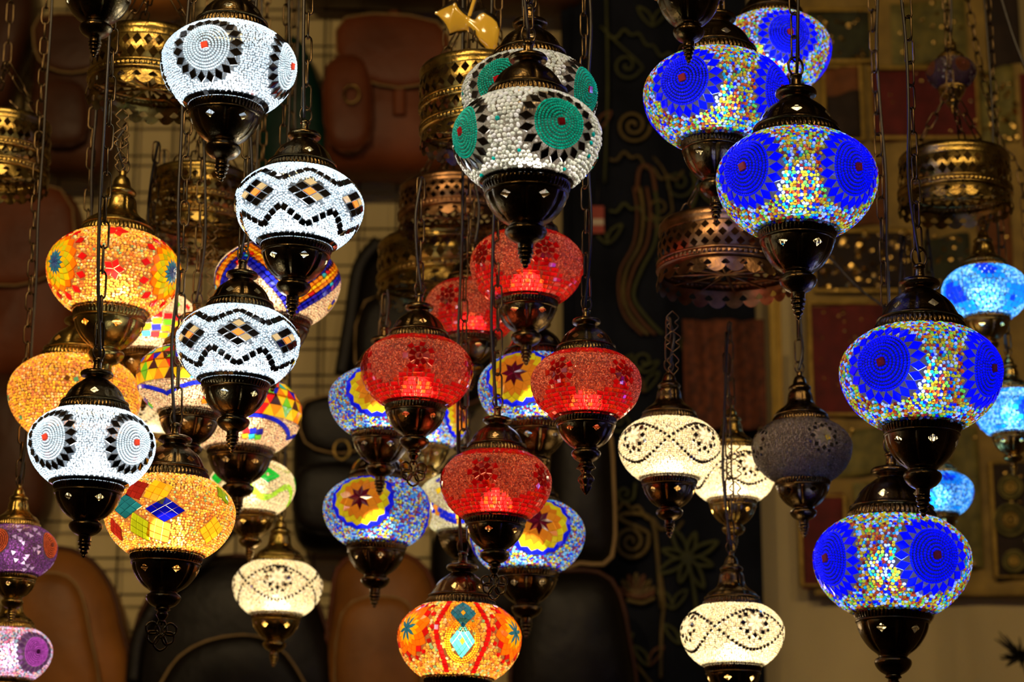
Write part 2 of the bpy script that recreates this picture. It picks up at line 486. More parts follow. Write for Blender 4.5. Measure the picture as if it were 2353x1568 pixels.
def tri(f): return 1 - abs(2 * (f % 1.0) - 1)         # 0 at the crossing, 1 at the middle of a diamond
def g_wave(seed, shell):
    g = Globe(seed); n = 7; sa = 2 * PI / n
    for k in range(n):                                 # diamonds of 3 x 3 tiles with an orange heart
        for i in (-1, 0, 1):
            for j in (-1, 0, 1):
                x = (i - j) * 0.125; y = (i + j) * 0.075
                c, mt = ((0.95, 0.22, 0.03), 2) if i == j == 0 else (((0.03, 0.05, 0.6), 2) if (k == 2 and i + j == 1) else (((0.5, 0.3, 0.12), 2) if (k + i * 3 + j) % 5 == 4 else (DARK, 4)))
                g.tile(k * sa, -0.10, [(x - .115, y), (x, y - .068), (x + .115, y), (x, y + .068)], c, mat=mt)
    for sgn in (1, -1):
        for off in (0.0, 0.045, 0.09):
            pts = [(a, -0.10 + sgn * (0.05 + off + 0.285 * tri(a / sa + 0.5)) / 0.80) for a in np.linspace(-PI, PI, 900)]
            g.line(pts, 0.020, WHITE, fine=False)
        for i in range(int(n * 8)):
            a = (i + .5) / (n * 8) * 2 * PI
            y = 0.05 + 0.168 + 0.285 * tri(a / sa + 0.5)
            g.square(a, -0.10 + sgn * y / 0.8, 0.050, DARK, rot=sgn * (0.55 if (a / sa + .5) % 1 < .5 else -0.55), mat=4)
    for i in range(46): g.square(i / 46 * 2 * PI, -0.93, 0.038, DARK, sy=0.036, mat=4)
    g.fill(0.019, pal([WHITE, (0.9, 0.95, 1)]), fine=True, stretch=0.4)
    return g.build('mosaic globe', shell)

def g_red(seed, shell):
    g = Globe(seed); RED = (0.50, 0.004, 0.012); DR = (0.22, 0.006, 0.010)
    for k in range(5):
        a = k * 2 * PI / 5; t = 0.0
        g.square(a, t, 0.042, DR, 0.4)
        for i in range(7):
            th = i / 7 * 2 * PI; c, s = math.cos(th), math.sin(th)
            for rho, hl, hw, m in ((0.125, 0.058, 0.050, 0), (0.245, 0.052, 0.062, .5)):
                th2 = th + m / 7 * 2 * PI; c, s = math.cos(th2), math.sin(th2)
                p = [(rho - hl, -hw * .7), (rho + hl, -hw), (rho + hl, hw), (rho - hl, hw * .7)]
                g.tile(a, t, [(x * c - y * s, x * s + y * c) for x, y in p], RED if m else DR)
    def cells(y0, y1, st):
        y = y0
        while y < y1:
            t = y / 0.8; n = int(2 * PI * math.cos(t) / st)
            for i in range(n):
                a = (i + .5 * g.rg.random()) / n * 2 * PI
                top = -0.30 + 0.14 * math.cos(5 * a)
                if (y0 < 0 and y < top) or y0 > 0:
                    j = lambda: g.rg.uniform(.68, 1.0) * st / 2
                    g.tile(a, t, [(-j(), -j()), (j(), -j()), (j(), j()), (-j(), j())], (0.75, 0.03, 0.05) if g.rg.random() < .8 else (0.7, 0.12, 0.03), inset=.06)
            y += st * 0.92
    cells(-0.78, -0.1, 0.082); cells(0.55, 0.72, 0.08)
    g.fill(0.0155, pal([(0.42, 0.09, 0.035), (0.62, 0.20, 0.08), (0.25, 0.035, 0.016), (0.75, 0.36, 0.18)]), fine=False, tilt=0.4)
    return g.build('mosaic globe', shell, True)

def g_cream(seed, shell, flower=8, line=True, spread=0.34, grey=False):
    g = Globe(seed); K = (0.06, 0.05, 0.05)
    for k in range(4):
        a = k * PI / 2 + PI / 4; t = 0.08
        for i in range(flower):
            th = i / flower * 2 * PI
            for rho, hl, hw, m in ((0.245, 0.065, 0.055, 0), (0.33, 0.045, 0.042, .5)):
                th2 = th + m / flower * 2 * PI; c, s = math.cos(th2), math.sin(th2)
                p = [(rho - hl, 0), (rho, -hw), (rho + hl, 0), (rho, hw)]
                g.tile(a, t, [(x * c - y * s, x * s + y * c) for x, y in p], K, mat=4)
        for i in range(flower):
            th = (i + .5) / flower * 2 * PI; c, s = math.cos(th), math.sin(th)
            p = [(0.01, 0), (0.10, -0.048), (0.20, 0), (0.10, 0.048)]
            g.tile(a, t, [(x * c - y * s, x * s + y * c) for x, y in p], (0.95, 0.9, 0.75))
    if line:
        for sgn in (1, -1):
            for i in range(76):
                a = i / 76 * 2 * PI
                g.square(a, -0.02 + sgn * spread * 1.6 * math.sin(2 * a), 0.027, K, rot=sgn * .5 * math.cos(2 * a), mat=4)
    if grey: g.square(0.86, 0.03, 0.05, (1.0, 0.75, 0.02), 0.4, mat=3)
    g.fill(0.021, pal([(0.95, 0.88, 0.66), (0.9, 0.8, 0.55), (0.98, 0.94, 0.8)] if not grey else [(0.50, 0.43, 0.38), (0.42, 0.36, 0.32)]), fine=False, tilt=0.35, stretch=0.5)
    return g.build('mosaic globe', shell)

def g_sun(seed, shell, n3=3, fillf=COOL, scheme='sun', br=0.0225):
    g = Globe(seed); DR = (0.13, 0.003, 0.01); OR = (0.98, 0.25, 0.01); YE = (0.98, 0.64, 0.01); BL = (0.01, 0.015, 0.85); GR = (0.45, 0.65, 0.03); CB = (0.02, 0.22, 0.7); RE = (0.6, 0.01, 0.02)
    if scheme == 'sun': rho = None; cols = None; n = 16
    if False: rho = [0, .11, .225, .335, .44, .535, .62, .70]; cols = [DR, [DR, OR], OR, YE, YE, BL]; n = 16
    elif scheme == 'peacock': rho = [0, .07, .14, .21, .28, .36, .44, .52]; cols = [(0.03, 0.1, 0.6), [CB, CB], YE, GR, YE, OR]; n = 14
    else: rho = [0, .07, .15, .23, .31, .39, .47, .55]; cols = [CB, [CB, YE], YE, OR, OR, [OR, RE]]; n = 16
    tr = {'sun': 0.06, 'peacock': -0.12, 'fire': 0.08}[scheme]
    for k in range(n3):
        a = k * 2 * PI / n3
        if scheme == 'sun':
            f = lambda r, x: (r * math.cos(x), r * math.sin(x)); d = PI / 8
            kw = dict(inset=.05, ex=False)
            for i in range(8):
                th = i * 2 * d
                g.tile(a, tr, [(0, 0), f(.13, th - d), f(.25, th), f(.13, th + d)], DR, **kw)
                g.tile(a, tr, [f(.13, th + d), f(.25, th), f(.36, th + d), f(.25, th + 2 * d)], OR, **kw)
                g.tile(a, tr, [f(.25, th), f(.36, th - d), f(.46, th - d / 2), f(.36, th)], OR, **kw)
                g.tile(a, tr, [f(.25, th), f(.36, th), f(.46, th + d / 2), f(.36, th + d)], OR, **kw)
            for (r0, r1, r2, o, c_) in ((.36, .46, .55, 0, YE), (.46, .55, .63, .5, YE), (.55, .63, .70, 0, BL), (.63, .70, .76, .5, BL)):
                for j in range(16):
                    th = (j + o) * d; g.tile(a, tr, [f(r0, th), f(r1, th - d / 2), f(r2, th), f(r1, th + d / 2)], c_, **kw)
            g.exclude(a, tr, .60); continue
        g.rosette(a, tr, rho, cols, n)
        if scheme == 'peacock': g.ring(a, tr, 0.63, 12, 0.12, 0.075, RE)
        if scheme == 'fire': g.ring(a, tr, 0.60, 14, 0.07, 0.06, RE)
    if scheme == 'peacock':
        for k in range(n3):
            for t in (-0.32, 0.66): g.ring(k * 2 * PI / n3 + PI / 3, t, 0.09, 5, 0.085, 0.06, (0.75, 0.02, 0.04))
    if scheme == 'fire':
        for k in range(n3):
            a = k * 2 * PI / n3 + PI / 3
            for t0, up, fl in ((0.46, 1, 0), (-0.22, 1, 1)):           # two blue drops, one over the other
                for i in range(-2, 3):
                    for j in range(-2, 3):
                        x = (i - j) * 0.042; y = (i + j) * 0.062
                        if i == j == 0: c = (0.85, 0.6, 0.05)
                        elif abs(i) <= 2 and abs(j) <= 2: c = CB if t0 > 0 else (0.05, 0.4, 0.85)
                        g.tile(a, t0, [(x - .040, y), (x, y - .060), (x + .040, y), (x, y + .060)], c, inset=.04)
                for q in (0.245, 0.285, 0.325):
                    p = [(math.cos(u) * q * .86, math.sin(u) * q * 1.18) for u in np.linspace(0, 2 * PI, 60)]
                    S = proj(a, t0, [x for x, _ in p], [y for _, y in p])
                    AT = [(math.atan2(v[0], -v[1]), math.asin(np.clip(v[2] / float(bz(v[2])), -1, 1))) for v in S]
                    g.line(AT, 0.018, (0.9, 0.42, 0.02), fine=False)
            for sg in (-1, 1):
                for i in range(18):
                    t = -0.85 + i * 0.1
                    g.square(a + sg * (0.38 + 0.05 * math.cos(4.3 * t)), t, 0.040, (0.62, 0.01, 0.02), mat=2)
    g.fill(br, fillf, fine=br > .025, stretch=0.2)
    return g.build('mosaic globe', shell)

def g_patch(seed, shell, patches, fillf, br=0.022, dots=None, ndots=0):
    """beads with big diamond patches of cracked tiles: (azimuth, latitude, half width, half height, rotation, colour)"""
    g = Globe(seed)
    for (a, t, hw, hh, rot, col) in patches:
        c, s = math.cos(rot), math.sin(rot); m = 3
        for i in range(m):
            for j in range(m):
                u = (i - 1) * 2 / m; v = (j - 1) * 2 / m; e = 1 / m * 0.98
                q = [(u - e, v - e), (u + e, v - e), (u + e, v + e), (u - e, v + e)]
                q = [((x - y) * hw / 2, (x + y) * hh / 2) for x, y in q]
                g.tile(a, t, [(x * c - y * s, x * s + y * c) for x, y in q], col, inset=0.03)
    for i in range(ndots):
        g.square(g.rg.uniform(-PI, PI), g.rg.uniform(-.8, .8), 0.035, dots[i % len(dots)], g.rg.uniform(0, 1.5))
    g.fill(br, fillf, fine=False, stretch=0.2)
    return g.build('mosaic globe', shell)

def g_band(seed, shell, scheme):
    g = Globe(seed); NB = (0.02, 0.02, 0.42); BL = (0.01, 0.02, 0.75); YE = (0.98, 0.7, 0.02); OR = (0.97, 0.33, 0.02); RE = (0.75, 0.02, 0.03); GR = (0.15, 0.6, 0.03); CY = (0.03, 0.5, 0.75)
    base = pal([(0.95, 0.72, 0.5), (0.95, 0.8, 0.6), (0.9, 0.62, 0.45)])
    if scheme == 'zigzag':
        sa = 2 * PI / 3
        for q, (off, c) in enumerate(((-.30, NB), (-.20, BL), (-.10, OR), (.0, YE), (.10, OR), (.20, NB))):
            for i in range(84):
                a = i / 84 * 2 * PI; f = tri(a / sa); y = off + 0.95 * f - 0.50
                g.square(a, y / .8, 0.060, CY if (i + q) % 9 == 0 and q in (1, 4) else (RE if (i * 7 + q) % 23 == 0 else c), rot=0.9 if (a / sa) % 1 < .5 else -0.9, sy=0.050)
        for k in range(3):
            for i, j in ((-1, -1), (-1, 1), (1, -1), (1, 1)):
                g.square(k * sa + i * .055, 0.42 + j * .055, 0.046, NB if i * j > 0 else (0.03, 0.12, 0.5))
                g.square(k * sa + sa / 2 + i * .055, -0.50 + j * .055, 0.046, YE if i * j > 0 else NB)
    if scheme == 'arches':
        cs = [YE, RE, OR, GR, CY, YE, BL, OR, RE, (0.06, 0.02, 0.02)]
        n = 26; sa = 2 * PI / 3
        for r_, (y0, y1) in enumerate(((0.36, 0.55), (0.16, 0.36), (-0.04, 0.16), (-0.24, -0.04))):
            for i in range(n):
                a = (i + .5 * r_) / n * 2 * PI; wd = PI / n * math.cos((y0 + y1) / 1.6)
                for p in ([(-wd, -.1), (wd, -.1), (0, .1)], [(0, .1), (wd, -.1), (2 * wd, .1)]):
                    g.tile(a, (y0 + y1) / 1.6, p, cs[g.rg.integers(len(cs))], inset=.06)
        for i in range(60):
            a = i / 60 * 2 * PI; f = abs(math.sin(a / sa * PI))
            g.square(a, -0.62 + 0.30 * f, 0.055, BL, rot=0.5 * math.cos(a / sa * PI), sy=0.038)
            if i < 50: g.square(i / 50 * 2 * PI, 0.76, 0.05, NB, sy=0.035)
        for k in range(3):
            a = (k + .5) * sa
            for i, c in enumerate((OR, CY, GR, RE, BL, NB)):
                g.square(a - .16 + i % 3 * .15, -0.78 + (i // 3) * 0.12, 0.055, c, rot=.3)
    if scheme == 'rows':
        cs = [[RE], [YE, GR, YE, (0.05, 0.03, 0.03)], [YE, BL, YE], [CY, RE, YE]]
        for r_, y in enumerate((-0.12, -0.24, -0.36, -0.50)):
            for i in range(30):
                g.square(i / 30 * 2 * PI, y / .8, 0.09, cs[r_][i % len(cs[r_])], sy=0.055, rot=.15)
        for i in range(22): g.square(i / 22 * 2 * PI, 0.26, 0.05, RE if i % 2 else GR, rot=.8)
    if scheme == 'blue':
        sa = 2 * PI / 3
        for off in (-.06, .06):
            for i in range(60):
                a = i / 60 * 2 * PI
                g.square(a, (-.34 + off + .22 * math.sin(3 * a)) / .8, 0.052, BL if i % 5 else OR, rot=.5 * math.cos(3 * a))
        for k in range(6):
            g.square(k * PI / 3, 0.55, 0.07, (0.03, 0.04, 0.6), rot=.5); g.square(k * PI / 3 + .12, 0.1, 0.06, YE if k % 2 else CY, rot=.5)
        base = pal([(0.8, 0.78, 0.4), (0.7, 0.72, 0.42), (0.85, 0.85, 0.6)])
    g.fill(0.021, base, fine=False, stretch=0.3)
    return g.build('mosaic globe', shell)

def g_green(seed, shell):
    g = Globe(seed); GR = (0.01, 0.50, 0.05)
    for k in range(5):
        a = k * 2 * PI / 5
        for i in range(-2, 3):
            for j in range(-2, 3):
                if i == j == 0: continue
                x = (i - j) * 0.07; y = (i + j) * 0.042
                g.tile(a, 0.14, [(x - .066, y), (x, y - .040), (x + .066, y), (x, y + .040)], GR, inset=.03)
    for off in (0.0, 0.05, 0.10):
        pts = [(a, (-0.24 - off + 0.16 * math.cos(5 * a + PI)) / .8) for a in np.linspace(-PI, PI, 500)]
        g.line(pts, 0.024, (0.35, 0.75, 0.03))
    for off in (0.0, 0.045):
        pts = [(a, (0.38 + off + 0.10 * math.cos(5 * a)) / .8) for a in np.linspace(-PI, PI, 500)]
        g.line(pts, 0.020, (0.45, 0.5, 0.2), fine=False)
    g.fill(0.022, pal([(0.95, 0.85, 0.65), (0.9, 0.78, 0.55)]), fine=False)
    return g.build('mosaic globe', shell)

def g_cyan(seed, shell):
    g = Globe(seed); D = (0.01, 0.05, 0.60); M = (0.02, 0.35, 0.75); ph = g.rg.uniform(0, 6, 4)
    f = lambda a, t: np.sin(3 * a + ph[0]) * np.cos(3.5 * t + ph[1]) + 0.5 * np.sin(5 * a + ph[2] + 3 * t)
    for r_ in range(-5, 6):
        t = r_ * 0.16; n = int(2 * PI * math.cos(t) / 0.15)
        for i in range(n):
            a = (i + .5 * (r_ % 2)) / n * 2 * PI
            if f(a, t) > 0.25: g.square(a, t, 0.066, D if f(a, t) > .75 else M, rot=g.rg.uniform(-.3, .3))
    g.fill(0.034, pal([(0.55, 0.85, 0.95), (0.2, 0.6, 0.85), (0.8, 0.95, 1.0), (0.05, 0.3, 0.75)]), fine=False)
    return g.build('mosaic globe', shell)

def g_purple(seed, shell):
    g = Globe(seed)
    for k in range(4):
        g.disc(k * PI / 2, 0.06, 0.36, (0.8, 0.35, 0.12), step=.05, br=.018, ccol=(0.3, 0.1, 0.05))
    for k in range(4):
        for i in range(22):
            a = k * PI / 2 + PI / 4 + g.rg.uniform(-.36, .36); t = -0.85 + i * 0.075
            r0 = g.rg.uniform(0, 6); p = [(0.075 * math.cos(r0 + u), 0.075 * math.sin(r0 + u)) for u in (0, 2.1, 4.2)]
            g.tile(a, t, p, (0.95, 0.85, 0.85))
    g.fill(0.020, pal([(0.16, 0.05, 0.16), (0.3, 0.1, 0.3), (0.10, 0.04, 0.08)]), fine=False)
    return g.build('mosaic globe', shell)

SH_W = shellmat('clear glass with pale grout', (0.15, 0.16, 0.17), 0.6)
SH_T = shellmat('clear glass with beige grout', (0.20, 0.17, 0.13), 0.5)
SH_B = shellmat('blue glass with beige grout', (0.11, 0.085, 0.075), 0.5, (0.28, 0.36, 1.0))
SH_R = shellmat('red glass with pink grout', (0.26, 0.09, 0.06), 0.5, (1.0, 0.28, 0.20))
SH_C = shellmat('clear glass with ivory grout', (0.30, 0.26, 0.19), 0.55)
SH_A = shellmat('amber glass with sandy grout', (0.34, 0.17, 0.07), 0.55, (1, 0.75, 0.4))
SH_K = shellmat('clear glass with peach grout', (0.40, 0.27, 0.18), 0.5)
SH_P = shellmat('violet glass with grey grout', (0.14, 0.10, 0.12), 0.5, (0.8, 0.55, 1.0))
SH_G = shellmat('unlit glass with grey grout', (0.36, 0.30, 0.26), 0.15)
SH_U = shellmat('light blue glass', (0.08, 0.15, 0.22), 0.55, (0.3, 0.6, 1.0))

TBEAD = pal([(0.90, 0.92, 0.80), (0.80, 0.84, 0.72), (0.96, 0.98, 0.90), (0.0, 0.40, 0.36)], [10, 8, 8, .35])
GLOBES = {
    'wdisc': g_disc(1, (0.84, 0.94, 0.96), DARK, pal([WHITE, (0.9, 0.96, 1)]), SH_W, br=0.0185, diam_mat=4, center=(0.85, 0.06, 0.02), fine=False, under=(0.97, 0.97, 0.97)),
    'wwave': g_wave(2, SH_W),
    'teal': g_disc(3, TEAL, DARK, TBEAD, SH_T, br=0.031, diam_mat=4, center=(0.7, 0.01, 0.015), nd=19, hl=.14, under=(0.12, 0.55, 0.48)),
    'blue': g_disc(4, (0.01, 0.03, 0.95), BLUE, MULTI, SH_B, br=0.0215, under=(0.10, 0.14, 0.75), center=(0.7, 0.06, 0.02), nd=22, rows=False, hl=0.125),
    'red': g_red(5, SH_R),
    'cream': g_cream(6, SH_C),
    'grey': g_cream(7, SH_G, grey=True, line=False),
    'sun': g_sun(8, shellmat('clear glass with slate grout', (0.14, 0.13, 0.14), 0.5, (0.6, 0.7, 1.0))),
    'peacock': g_sun(9, SH_A, 3, AMBER, 'peacock', br=0.024),
    'fire': g_sun(10, SH_A, 3, AMBER, 'fire', br=0.026),
    'speck': g_patch(11, SH_A, [], pal([(0.95, 0.62, 0.12), (0.95, 0.75, 0.1), (0.95, 0.5, 0.2), (0.6, 0.25, 0.2), (0.9, 0.85, 0.7)], [5, 4, 4, 2, 2]), dots=[(0.12, 0.03, 0.02), (0.1, 0.05, 0.02), (0.95, 0.8, 0.1), (0.1, 0.5, 0.5)], ndots=26, br=0.023),
    'patch': g_patch(12, SH_A, [(-0.12, -0.17, .31, .19, 0.0, BLUE), (-0.78, -0.10, .32, .19, -.05, (0.01, 0.2, 0.5)), (-0.25, 0.22, .24, .24, 0.4, (0.95, 0.65, 0.03)),
                                (-0.62, 0.28, .20, .22, 0.5, (0.25, 0.02, 0.02)), (-0.55, -.50, .19, .27, .35, (0.35, 0.6, 0.02)), (-0.22, -.56, .22, .27, .5, (0.95, 0.38, 0.08)),
                                (0.75, -.45, .24, .24, 0.2, (0.95, 0.75, 0.05)), (0.95, 0.35, .17, .17, 0.2, (0.2, 0.5, 0.03)), (2.4, .1, .2, .2, 0, BLUE), (3.3, 0, .2, .2, 0, (0.9, 0.6, 0.03)), (-1.15, -.5, .16, .2, 0, (0.3, 0.02, 0.02))], AMBER, br=0.021),
    'zigzag': g_band(13, SH_K, 'zigzag'), 'arches': g_band(14, SH_K, 'arches'), 'rows': g_band(15, SH_K, 'rows'), 'ribbon': g_band(16, SH_K, 'blue'),
    'green': g_green(17, SH_C), 'cyan': g_cyan(18, SH_U), 'purple': g_purple(19, SH_P),
    'violet': g_disc(20, (0.65, 0.3, 0.62), (0.10, 0.05, 0.1), pal([(0.95, 0.8, 0.75), (0.8, 0.9, 0.85), (0.9, 0.3, 0.3), (0.3, 0.7, 0.5), (0.95, 0.8, 0.4)]), SH_P, br=0.03, center=(0.08, 0.02, 0.06), fine=False, rows=False),
}
# ------------------------------------------------------------------ lantern metalwork (unit globe radius, origin at the globe centre)
def lobes(n, amp, r0=0, r1=999):
    def f(T, row, r, z):
        u = ((T * n / (2 * PI)) + 0.5) % 1.0 - 0.5
        k = np.where((row >= r0) & (row <= r1), 1.0, 0.0)
        return r * (1 - amp * k * np.exp(-(u / 0.07) ** 2)), z
    return f
def ribbed(n, amp):
    def f(T, row, r, z):
        nr = row.max(); k = np.sin(np.pi * row / nr)
        return r * (1 + amp * k * np.cos(T * n + row * 0.25)), z
    return f
def one(name, V, fs, mat, smooth=True):
    mb = MB(); mb.add(V, fs, 0, smooth); return mb.mesh(name, [mat])

def cz(z): return 0.51 + (z - 0.60) * 1.18
def up(p): return [(a, cz(b)) for a, b in p]
def dn(p): return [(a * 0.925, b - 0.07) for a, b in p]
def fi(p): return [(a * 0.925, -1.49 + (b + 1.42) * 0.66) for a, b in p]
def metal_set(mat):
    M_ = {}
    # cap: dome with cut out diamonds, ribbed rim, turned knob
    prof = smooth_prof(up([(0.53, 0.735), (0.50, 0.755), (0.47, 0.80), (0.42, 0.88), (0.35, 0.95), (0.26, 1.01), (0.205, 1.045)]), 5)
    hr = 12
    M_['cap'] = one('cap dome', *lathe(prof, 120, [(hr, int(120 * (k + .5) / 6), 3) for k in range(6)], lobes(6, 0.05, 4, 26)), mat)
    prof = up([(0.55, 0.565), (0.60, 0.57), (0.615, 0.585), (0.60, 0.60), (0.575, 0.61)])
    rib = [(0.57 + 0.012 * math.sin(PI * i / 6), 0.61 + 0.1 * i / 6) for i in range(7)]
    rib = up([(r - 0.05 * (z - .61) / .1, z) for r, z in rib])
    mb = MB(); mb.add(*lathe(prof, 72)); mb.add(*lathe(rib, 288, deform=ribbed(58, 0.022))); mb.add(*lathe(up([(0.52, 0.71), (0.545, 0.722), (0.54, 0.738), (0.51, 0.745)]), 72))
    M_['cap_rim'] = mb.mesh('cap rim', [mat])
    M_['knob'] = one('cap knob', *lathe(smooth_prof(up([(0.205, 1.045), (0.17, 1.06), (0.19, 1.085), (0.245, 1.10), (0.265, 1.13), (0.245, 1.165), (0.18, 1.185), (0.09, 1.20), (0.07, 1.23), (0.065, 1.30), (0.08, 1.31), (0.075, 1.34), (0.03, 1.36), (0.001, 1.365)]), 4), 48), mat)
    V, fs = tube([(0.105 * math.cos(a), 0.0, cz(1.365) + 0.085 + 0.13 * math.sin(a)) for a in np.arange(20) / 20 * 2 * PI], 0.017, 6, True)
    M_['ring'] = one('hanging ring', V, fs, CHAINM)
    # tall stepped cap of the small brass ones
    prof = smooth_prof(up([(0.52, 0.735), (0.47, 0.80), (0.34, 0.88), (0.27, 0.96), (0.24, 1.10), (0.20, 1.16)]), 5)
    M_['tallcap'] = one('tall cap dome', *lathe(prof, 96, [(13, int(96 * (k + .5) / 6), 2) for k in range(6)], lobes(6, 0.05, 2, 20)), mat)
    M_['tallknob'] = one('tall cap knob', *lathe(smooth_prof(up([(0.20, 1.16), (0.23, 1.19), (0.22, 1.23), (0.15, 1.28), (0.13, 1.34), (0.10, 1.40), (0.06, 1.43), (0.05, 1.50), (0.001, 1.51)]), 4), 40), mat)
    # cup
    mb = MB(); mb.add(*lathe(dn([(0.58, -0.545), (0.605, -0.555), (0.618, -0.565), (0.62, -0.585), (0.60, -0.61)]), 72, flip=True))
    rib = dn([(0.595 - 0.035 * i / 6 + 0.012 * math.sin(PI * i / 6), -0.61 - 0.11 * i / 6) for i in range(7)])
    mb.add(*lathe(rib, 288, deform=ribbed(58, 0.022), flip=True)); mb.add(*lathe(dn([(0.565, -0.72), (0.585, -0.735), (0.58, -0.755), (0.55, -0.765)]), 72, flip=True))
    M_['cup_rim'] = mb.mesh('cup rim', [mat])
    prof = smooth_prof(dn([(0.56, -0.755), (0.555, -0.80), (0.525, -0.88), (0.455, -0.985), (0.36, -1.08), (0.25, -1.15)]), 5)
    M_['cup'] = one('cup', *lathe(prof, 120, [(9, int(120 * (k + .5) / 6), 3) for k in range(6)], lobes(6, 0.07, 2, 22), flip=True), mat)
    M_['boss'] = one('cup boss', *lathe(smooth_prof(dn([(0.25, -1.15), (0.22, -1.18), (0.235, -1.20), (0.275, -1.22), (0.29, -1.26), (0.27, -1.31), (0.21, -1.37), (0.13, -1.41), (0.11, -1.42)]), 4), 48, flip=True), mat)
    M_['finial'] = one('turned finial', *lathe(smooth_prof(fi([(0.11, -1.42), (0.105, -1.47), (0.105, -1.54), (0.12, -1.55), (0.095, -1.57), (0.105, -1.60), (0.11, -1.64), (0.08, -1.67), (0.09, -1.70), (0.095, -1.73), (0.06, -1.76), (0.07, -1.79), (0.07, -1.83), (0.035, -1.87), (0.04, -1.91), (0.001, -1.95)]), 4), 28, flip=True), mat)
    mb = MB(); mb.add(*lathe(smooth_prof(fi([(0.11, -1.42), (0.13, -1.46), (0.08, -1.50), (0.10, -1.56), (0.085, -1.62), (0.05, -1.70), (0.055, -1.73), (0.02, -1.78)]), 4), 28, flip=True))
    M_['short'] = mb.mesh('short finial', [mat])
    mb = MB(); pr = smooth_prof(dn([(0.11, -1.42), (0.13, -1.47), (0.17, -1.53), (0.10, -1.57), (0.08, -1.63), (0.13, -1.69), (0.14, -1.75), (0.09, -1.83), (0.10, -1.87), (0.05, -1.97), (0.001, -2.02)]), 4)
    mb.add(*lathe(pr, 32, deform=lambda T, row, r, z: (r * (1 + 0.15 * np.cos(4 * T)), z), flip=True)); M_['leaf'] = mb.mesh('leaf finial', [mat])
    # flat filigree charm: five open petals round a drop
    mb = MB(); z0 = -1.70
    loops = []
    for k, (ang, ln, wd) in enumerate(((-90, .30, .12), (-35, .24, .12), (-145, .24, .12), (20, .26, .11), (160, .26, .11))):
        a = R_(ang); c, s = math.cos(a), math.sin(a)
        loops.append([((.04 + ln * u) * c - w_ * s, (.04 + ln * u) * s + w_ * c) for u, w_ in ((0, 0), (.25, wd * .7), (.7, wd), (1.0, 0), (.7, -wd), (.25, -wd * .7))])
    loops.append([(0, .26), (.10, .06), (0, -.10), (-.10, .06)])
    for lp in loops: mb.add(*tube(spline([(x * .82, 0, z0 - .16 + y * .82) for x, y in lp], 5, True), 0.020, 6, True))
    mb.add(*tube([(0, 0, z0 + .06), (0, 0, z0 - .06)], .02))
    M_['charm'] = mb.mesh('filigree charm', [mat])
    return M_
BR = metal_set(BRONZE); BS = metal_set(BRASS)

def link_verts(L, W, r, n=6, ns=5):
    h = L / 2 - W / 2; pts = []
    for a in np.linspace(-PI / 2, PI / 2, n): pts.append((W / 2 * math.cos(a) if False else W / 2 * math.sin(a + PI / 2) * 1.0, 0, h + W / 2 * math.sin(a) if a > 0 else h))
    pts = [(W / 2 * math.cos(a), 0, h + W / 2 * math.sin(a)) for a in np.linspace(0, PI, n)] + [(W / 2 * math.cos(a), 0, -h + W / 2 * math.sin(a)) for a in np.linspace(PI, 2 * PI, n)]
    return tube(pts, r, ns, True)
def chain_mesh(length, L=0.034, W=0.0105, r=0.0013, seed=0):
    """links from z = 0 up to z = length, each turned a quarter against the next"""
    V, fs = link_verts(L, W, r); V = np.asarray(V); rg = np.random.default_rng(seed)
    p = L - 2.4 * r; n = max(1, int(round(length / p))); p = length / n
    mb = MB()
    for i in range(n):
        a = 0.4 + (PI / 2) * (i % 2) + rg.uniform(-.35, .35); c, s = math.cos(a), math.sin(a)
        W_ = np.stack([V[:, 0] * c - V[:, 1] * s, V[:, 0] * s + V[:, 1] * c, V[:, 2] + (i + .5) * p], 1)
        mb.add(W_, fs)
    return mb.mesh('chain', [CHAINM])
def cord_mesh(length, off, seed):
    rg = np.random.default_rng(seed); n = max(3, int(length / 0.09))
    pts = [(off * (1 if 0 < i < n else 0) + rg.uniform(-.003, .003), rg.uniform(-.003, .003) - 0.004, length * i / n) for i in range(n + 1)]
    V, fs = tube(spline(pts, 5), 0.0019, 6); return one('cord', V, fs, CORD)

